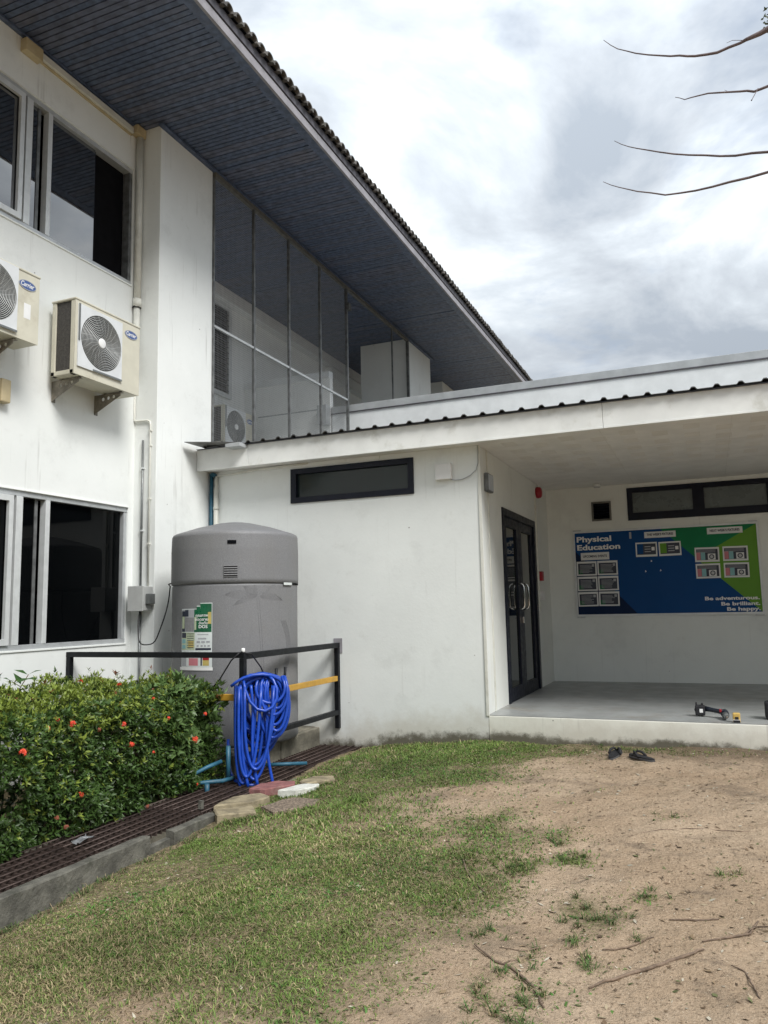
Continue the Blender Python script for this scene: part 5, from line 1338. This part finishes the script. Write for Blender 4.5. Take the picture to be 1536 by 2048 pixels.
twig('brown twig with bits of bark at lower middle', [(-1.03, 3.38), (-.92, 3.26), (-.82, 3.20), (-.72, 3.12), (-.66, 3.0)], .008, sub=((.4, (.05, .03, .01), .004),))
twig('curved orange brown vine on the lawn at left', [(-2.36, 3.62), (-2.42, 3.52), (-2.40, 3.44), (-2.30, 3.38), (-2.18, 3.36)], .005)
twig('thin crooked twig near the right edge', [(-.02, 3.52), (.03, 3.48), (.05, 3.38), (.07, 3.28)], .005)
twig('thin straight twig crossing tufts of grass at lower right', [(-.52, 3.52), (-.42, 3.58), (-.32, 3.68)], .005)
twig('fine arched twig left of the thick root', [(-.93, 3.42), (-.83, 3.40), (-.74, 3.46)], .003)
twig('long fine root lying across the dirt under the grey patch', [(-.55, 5.0), (-.38, 5.15), (-.2, 5.25), (.05, 5.32), (.4, 5.3)], .004)

# ------------------------------------------------------------------ slippers, drill, tape measure on and below the step
def slipper(label, loc, rz, tilt):
    t = thing('slipper', label, 'slipper', loc, 'black rubber slippers below the step', (tilt, 0, rz))
    M = wmat(t)
    out = []
    for k in range(28):
        a = 2 * PI * k / 28; y = .135 * math.sin(a); w = .048 + .010 * math.sin(a) - .006 * math.cos(2 * a)
        out.append((w * math.cos(a) + .004 * math.sin(a), y))
    mb = MB(); panel(mb, [out], .014, (0, 0, 0), (1, 0, 0), (0, 1, 0)); mb.v = [tuple(M @ Vector(p)) for p in mb.v]; mb.build('sole', M_SOLE, t, .003)
    mb = MB(); panel(mb, [[(x * .97, y * .98) for x, y in out]], .008, (0, 0, .0142), (1, 0, 0), (0, 1, 0)); mb.v = [tuple(M @ Vector(p)) for p in mb.v]; mb.build('footbed', M_RUBBER, t, .002)
    mb = MB()
    for s in (-1, 1):
        pts = [(s * .048, -.005, .018), (s * .042, .03, .045), (s * .022, .065, .052), (0, .085, .024)]
        mb.tube([M @ Vector(p) for p in pts], [.011, .012, .010, .006], 8)
    mb.build('strap', M_RUBBER, t)
slipper('black slipper on the left, pointing at the porch step', (-.86, 7.20, float(gz(-.86, 7.2)) + .012), -.15, .10)
slipper('black thong slipper on the right, lying crosswise below the step', (-.63, 7.14, float(gz(-.63, 7.14)) + .012), .95, .05)
t = thing('cordless_drill', 'dark blue cordless drill with black battery lying on the porch floor', 'drill', (-.02, 8.1, 0))
bt = MB().box(-.205, -.115, 8.18, 8.27, .012, .105).box(-.212, -.108, 8.20, 8.26, .045, .075).build('battery', M_RUBBER, t, .010)
MB().box(-.165, -.135, 8.178, 8.1797, .04, .075).build('label_plate', M_WHITE, bt)
MB().box(-.20, -.185, 8.2, 8.25, .105, .13).box(-.15, -.13, 8.2, 8.25, .105, .125).build('clip', M_RUBBER, bt, .003)
MB().tube([(-.115, 8.22, .075), (-.06, 8.19, .068), (0, 8.15, .062), (.05, 8.11, .06)], [.026, .021, .021, .028], 12).build('handle', M_TOOL, t)
MB().tube([(-.01, 8.02, .045), (.03, 8.10, .05), (.055, 8.155, .052)], .0, 4)
MB().tube([(.055, 8.17, .048), (.055, 8.10, .047), (.06, 8.03, .045)], [.034, .037, .034], 16).build('motor_body', M_TOOL, t)
MB().tube([(.06, 8.03, .045), (.064, 7.985, .042), (.068, 7.955, .040)], [.029, .026, .020], 16).build('chuck', M_CONDUIT, t)
MB().tube([(.068, 7.955, .040), (.071, 7.93, .039)], [.008, .006], 8).build('bit', M_CHROME, t)
MB().box(.01, .03, 8.08, 8.13, .06, .085).build('trigger', M_RED, t, .003)
t = thing('tape_measure', 'yellow and black tape measure standing at the porch edge', 'tape measure', (.15, 7.87, 0))
MB().box(.118, .182, 7.862, 7.92, .0, .085).build('case', M_TOOLY, t, .010)
MB().box(.122, .178, 7.848, 7.8615, .001, .022).build('foot', M_RUBBER, t, .003)
MB().box(.136, .166, 7.857, 7.8615, .028, .052).build('slot', M_RUBBER, t, .002)
MB().box(.118, .182, 7.857, 7.8615, .023, .027).build('strip', M_WHITE, t)
t = thing('unidentified_object', 'black object cut off by the right edge on the porch floor', 'unidentified', (.50, 8.2, 0))  # unidentified dark object; its case shape and grip are guesses
MB().box(.405, .62, 8.10, 8.28, .0, .16).build('body', M_RUBBER, t, .02)
MB().tube([(.44, 8.19, .155), (.46, 8.19, .20), (.53, 8.19, .21), (.58, 8.19, .155)], .010, 8).build('grip', M_RUBBER, t)

# ------------------------------------------------------------------ bare tree reaching in from the right, unseen tree belt added to darken window reflections
tr = thing('bare_tree', 'bare tree whose drooping branches reach in from the right edge', 'tree', (3.6, 4.4, -.3))
MB().tube([(3.6, 4.4, -.4), (3.58, 4.4, .8), (3.55, 4.42, 2.0), (3.4, 4.45, 3.2), (3.3, 4.5, 4.4), (3.15, 4.5, 5.6), (3.1, 4.52, 6.6)], [.16, .13, .115, .10, .075, .05, .02], 12).build('trunk', M_BARK, tr)
BR = [[(-.366, 4.49), (-.29, 4.42), (-.19, 4.351), (-.05, 4.275), (.05, 4.238), (.132, 4.222), (.25, 4.222), (.369, 4.233), (.43, 4.236), (.512, 4.260), (1.2, 4.50), (2.2, 4.62), (3.25, 4.52)],
      [(.010, 4.018), (.06, 3.99), (.128, 3.974), (.24, 3.955), (.348, 3.939), (.42, 3.93), (.489, 3.935), (1.1, 4.05), (2.2, 4.2), (3.3, 4.1)],
      [(-.342, 3.839), (-.26, 3.765), (-.174, 3.7155), (-.02, 3.655), (.144, 3.620), (.30, 3.575), (.46, 3.543), (1.1, 3.48), (2.1, 3.45), (3.38, 3.3)],
      [(-.419, 3.589), (-.33, 3.52), (-.23, 3.474), (-.08, 3.43), (.079, 3.4216), (.26, 3.416), (.451, 3.42), (1.1, 3.45), (2.2, 3.45), (3.45, 2.9)]]
for k, L in enumerate(BR):
    n = len(L)
    P = []
    for i, (x, z) in enumerate(L):
        P.append(Vector((x, 4.5 + (.02 * math.sin(i * 1.3 + k)) * (x < 2.5), z)))
    Q = []
    for i in range(n - 1):
        for s in (0, .5): Q.append(P[i].lerp(P[i + 1], s) + Vector((0, random.uniform(-.004, .004), random.uniform(-.0035, .0035))))
    Q.append(P[-1]); m = len(Q)
    mb = MB().tube(Q, [.0016 + .0062 * min(1, i / 12) + max(0, i - 14) * .0020 for i in range(m)], 8)
    if k == 0:
        mb.tube([(.40, 4.5, 4.237), (.33, 4.49, 4.252), (.30, 4.49, 4.245)], [.002, .0015, .001], 5)
    if k == 1:
        mb.tube([(.44, 4.5, 3.932), (.405, 4.49, 3.87), (.40, 4.49, 3.862)], [.0025, .002, .004], 5)
        mb.tube([(.30, 4.5, 3.948), (.27, 4.49, 3.965)], [.0015, .001], 5)
    mb.build('branch', M_BARK, tr)
# a few small leaves
g3 = np.random.default_rng(5); nl = 70
Pl = np.stack([g3.uniform(.50, .60, nl), g3.uniform(4.4, 4.6, nl), g3.uniform(4.26, 4.40, nl)], 1)
axl = g3.normal(0, 1, (nl, 3)); axl /= np.linalg.norm(axl, axis=1, keepdims=True)
v, f, c = leaves_mesh(Pl, axl, np.full(nl, .035), np.full(nl, .006), g3.uniform(.2, 1.4, nl), np.tile([[.07, .085, .035]], (nl, 1)), .2, g3)
tag(np_mesh('leaves', v - np.array(tr.location), f, c, M_LEAF, tr), kind='stuff')

def reflection_tree_belt():
    g = np.random.default_rng(17); cs = []
    for i in range(26): cs.append((g.uniform(17, 22), -22 + i * 2.4, g.uniform(3.2, 5.2), g.uniform(1.8, 2.8)))
    for i in range(20): cs.append((-28 + i * 2.5, g.uniform(-24, -19), g.uniform(3.2, 5.6), g.uniform(1.8, 2.8)))
    V, F, Cc = [], [], []; b = 0
    for x, y, z, r in cs:
        n = 900; d = g.normal(0, 1, (n, 3)); d /= np.linalg.norm(d, axis=1, keepdims=True)
        P = np.array([x, y, z * .55]) + d * np.array([r, r, z * .55]) * g.uniform(.6, 1.05, (n, 1))
        P = P[P[:, 2] > -.2]; m = len(P); ax = g.normal(0, 1, (m, 3)); ax /= np.linalg.norm(ax, axis=1, keepdims=True)
        v, f, c = leaves_mesh(P, ax, g.uniform(.35, .6, m), g.uniform(.12, .2, m), g.uniform(.2, 1.4, m), np.array([[.040, .07, .02]]) * g.uniform(.5, 1.3, (m, 1)), .2, g)
        V.append(v); F.append(f + b); Cc.append(c); b += len(v)
    tag(np_mesh('reflection_tree_belt', np.concatenate(V), np.concatenate(F), np.concatenate(Cc), M_LEAF), 'unseen belt of trees added to darken the window reflections', 'trees', kind='stuff')
reflection_tree_belt()
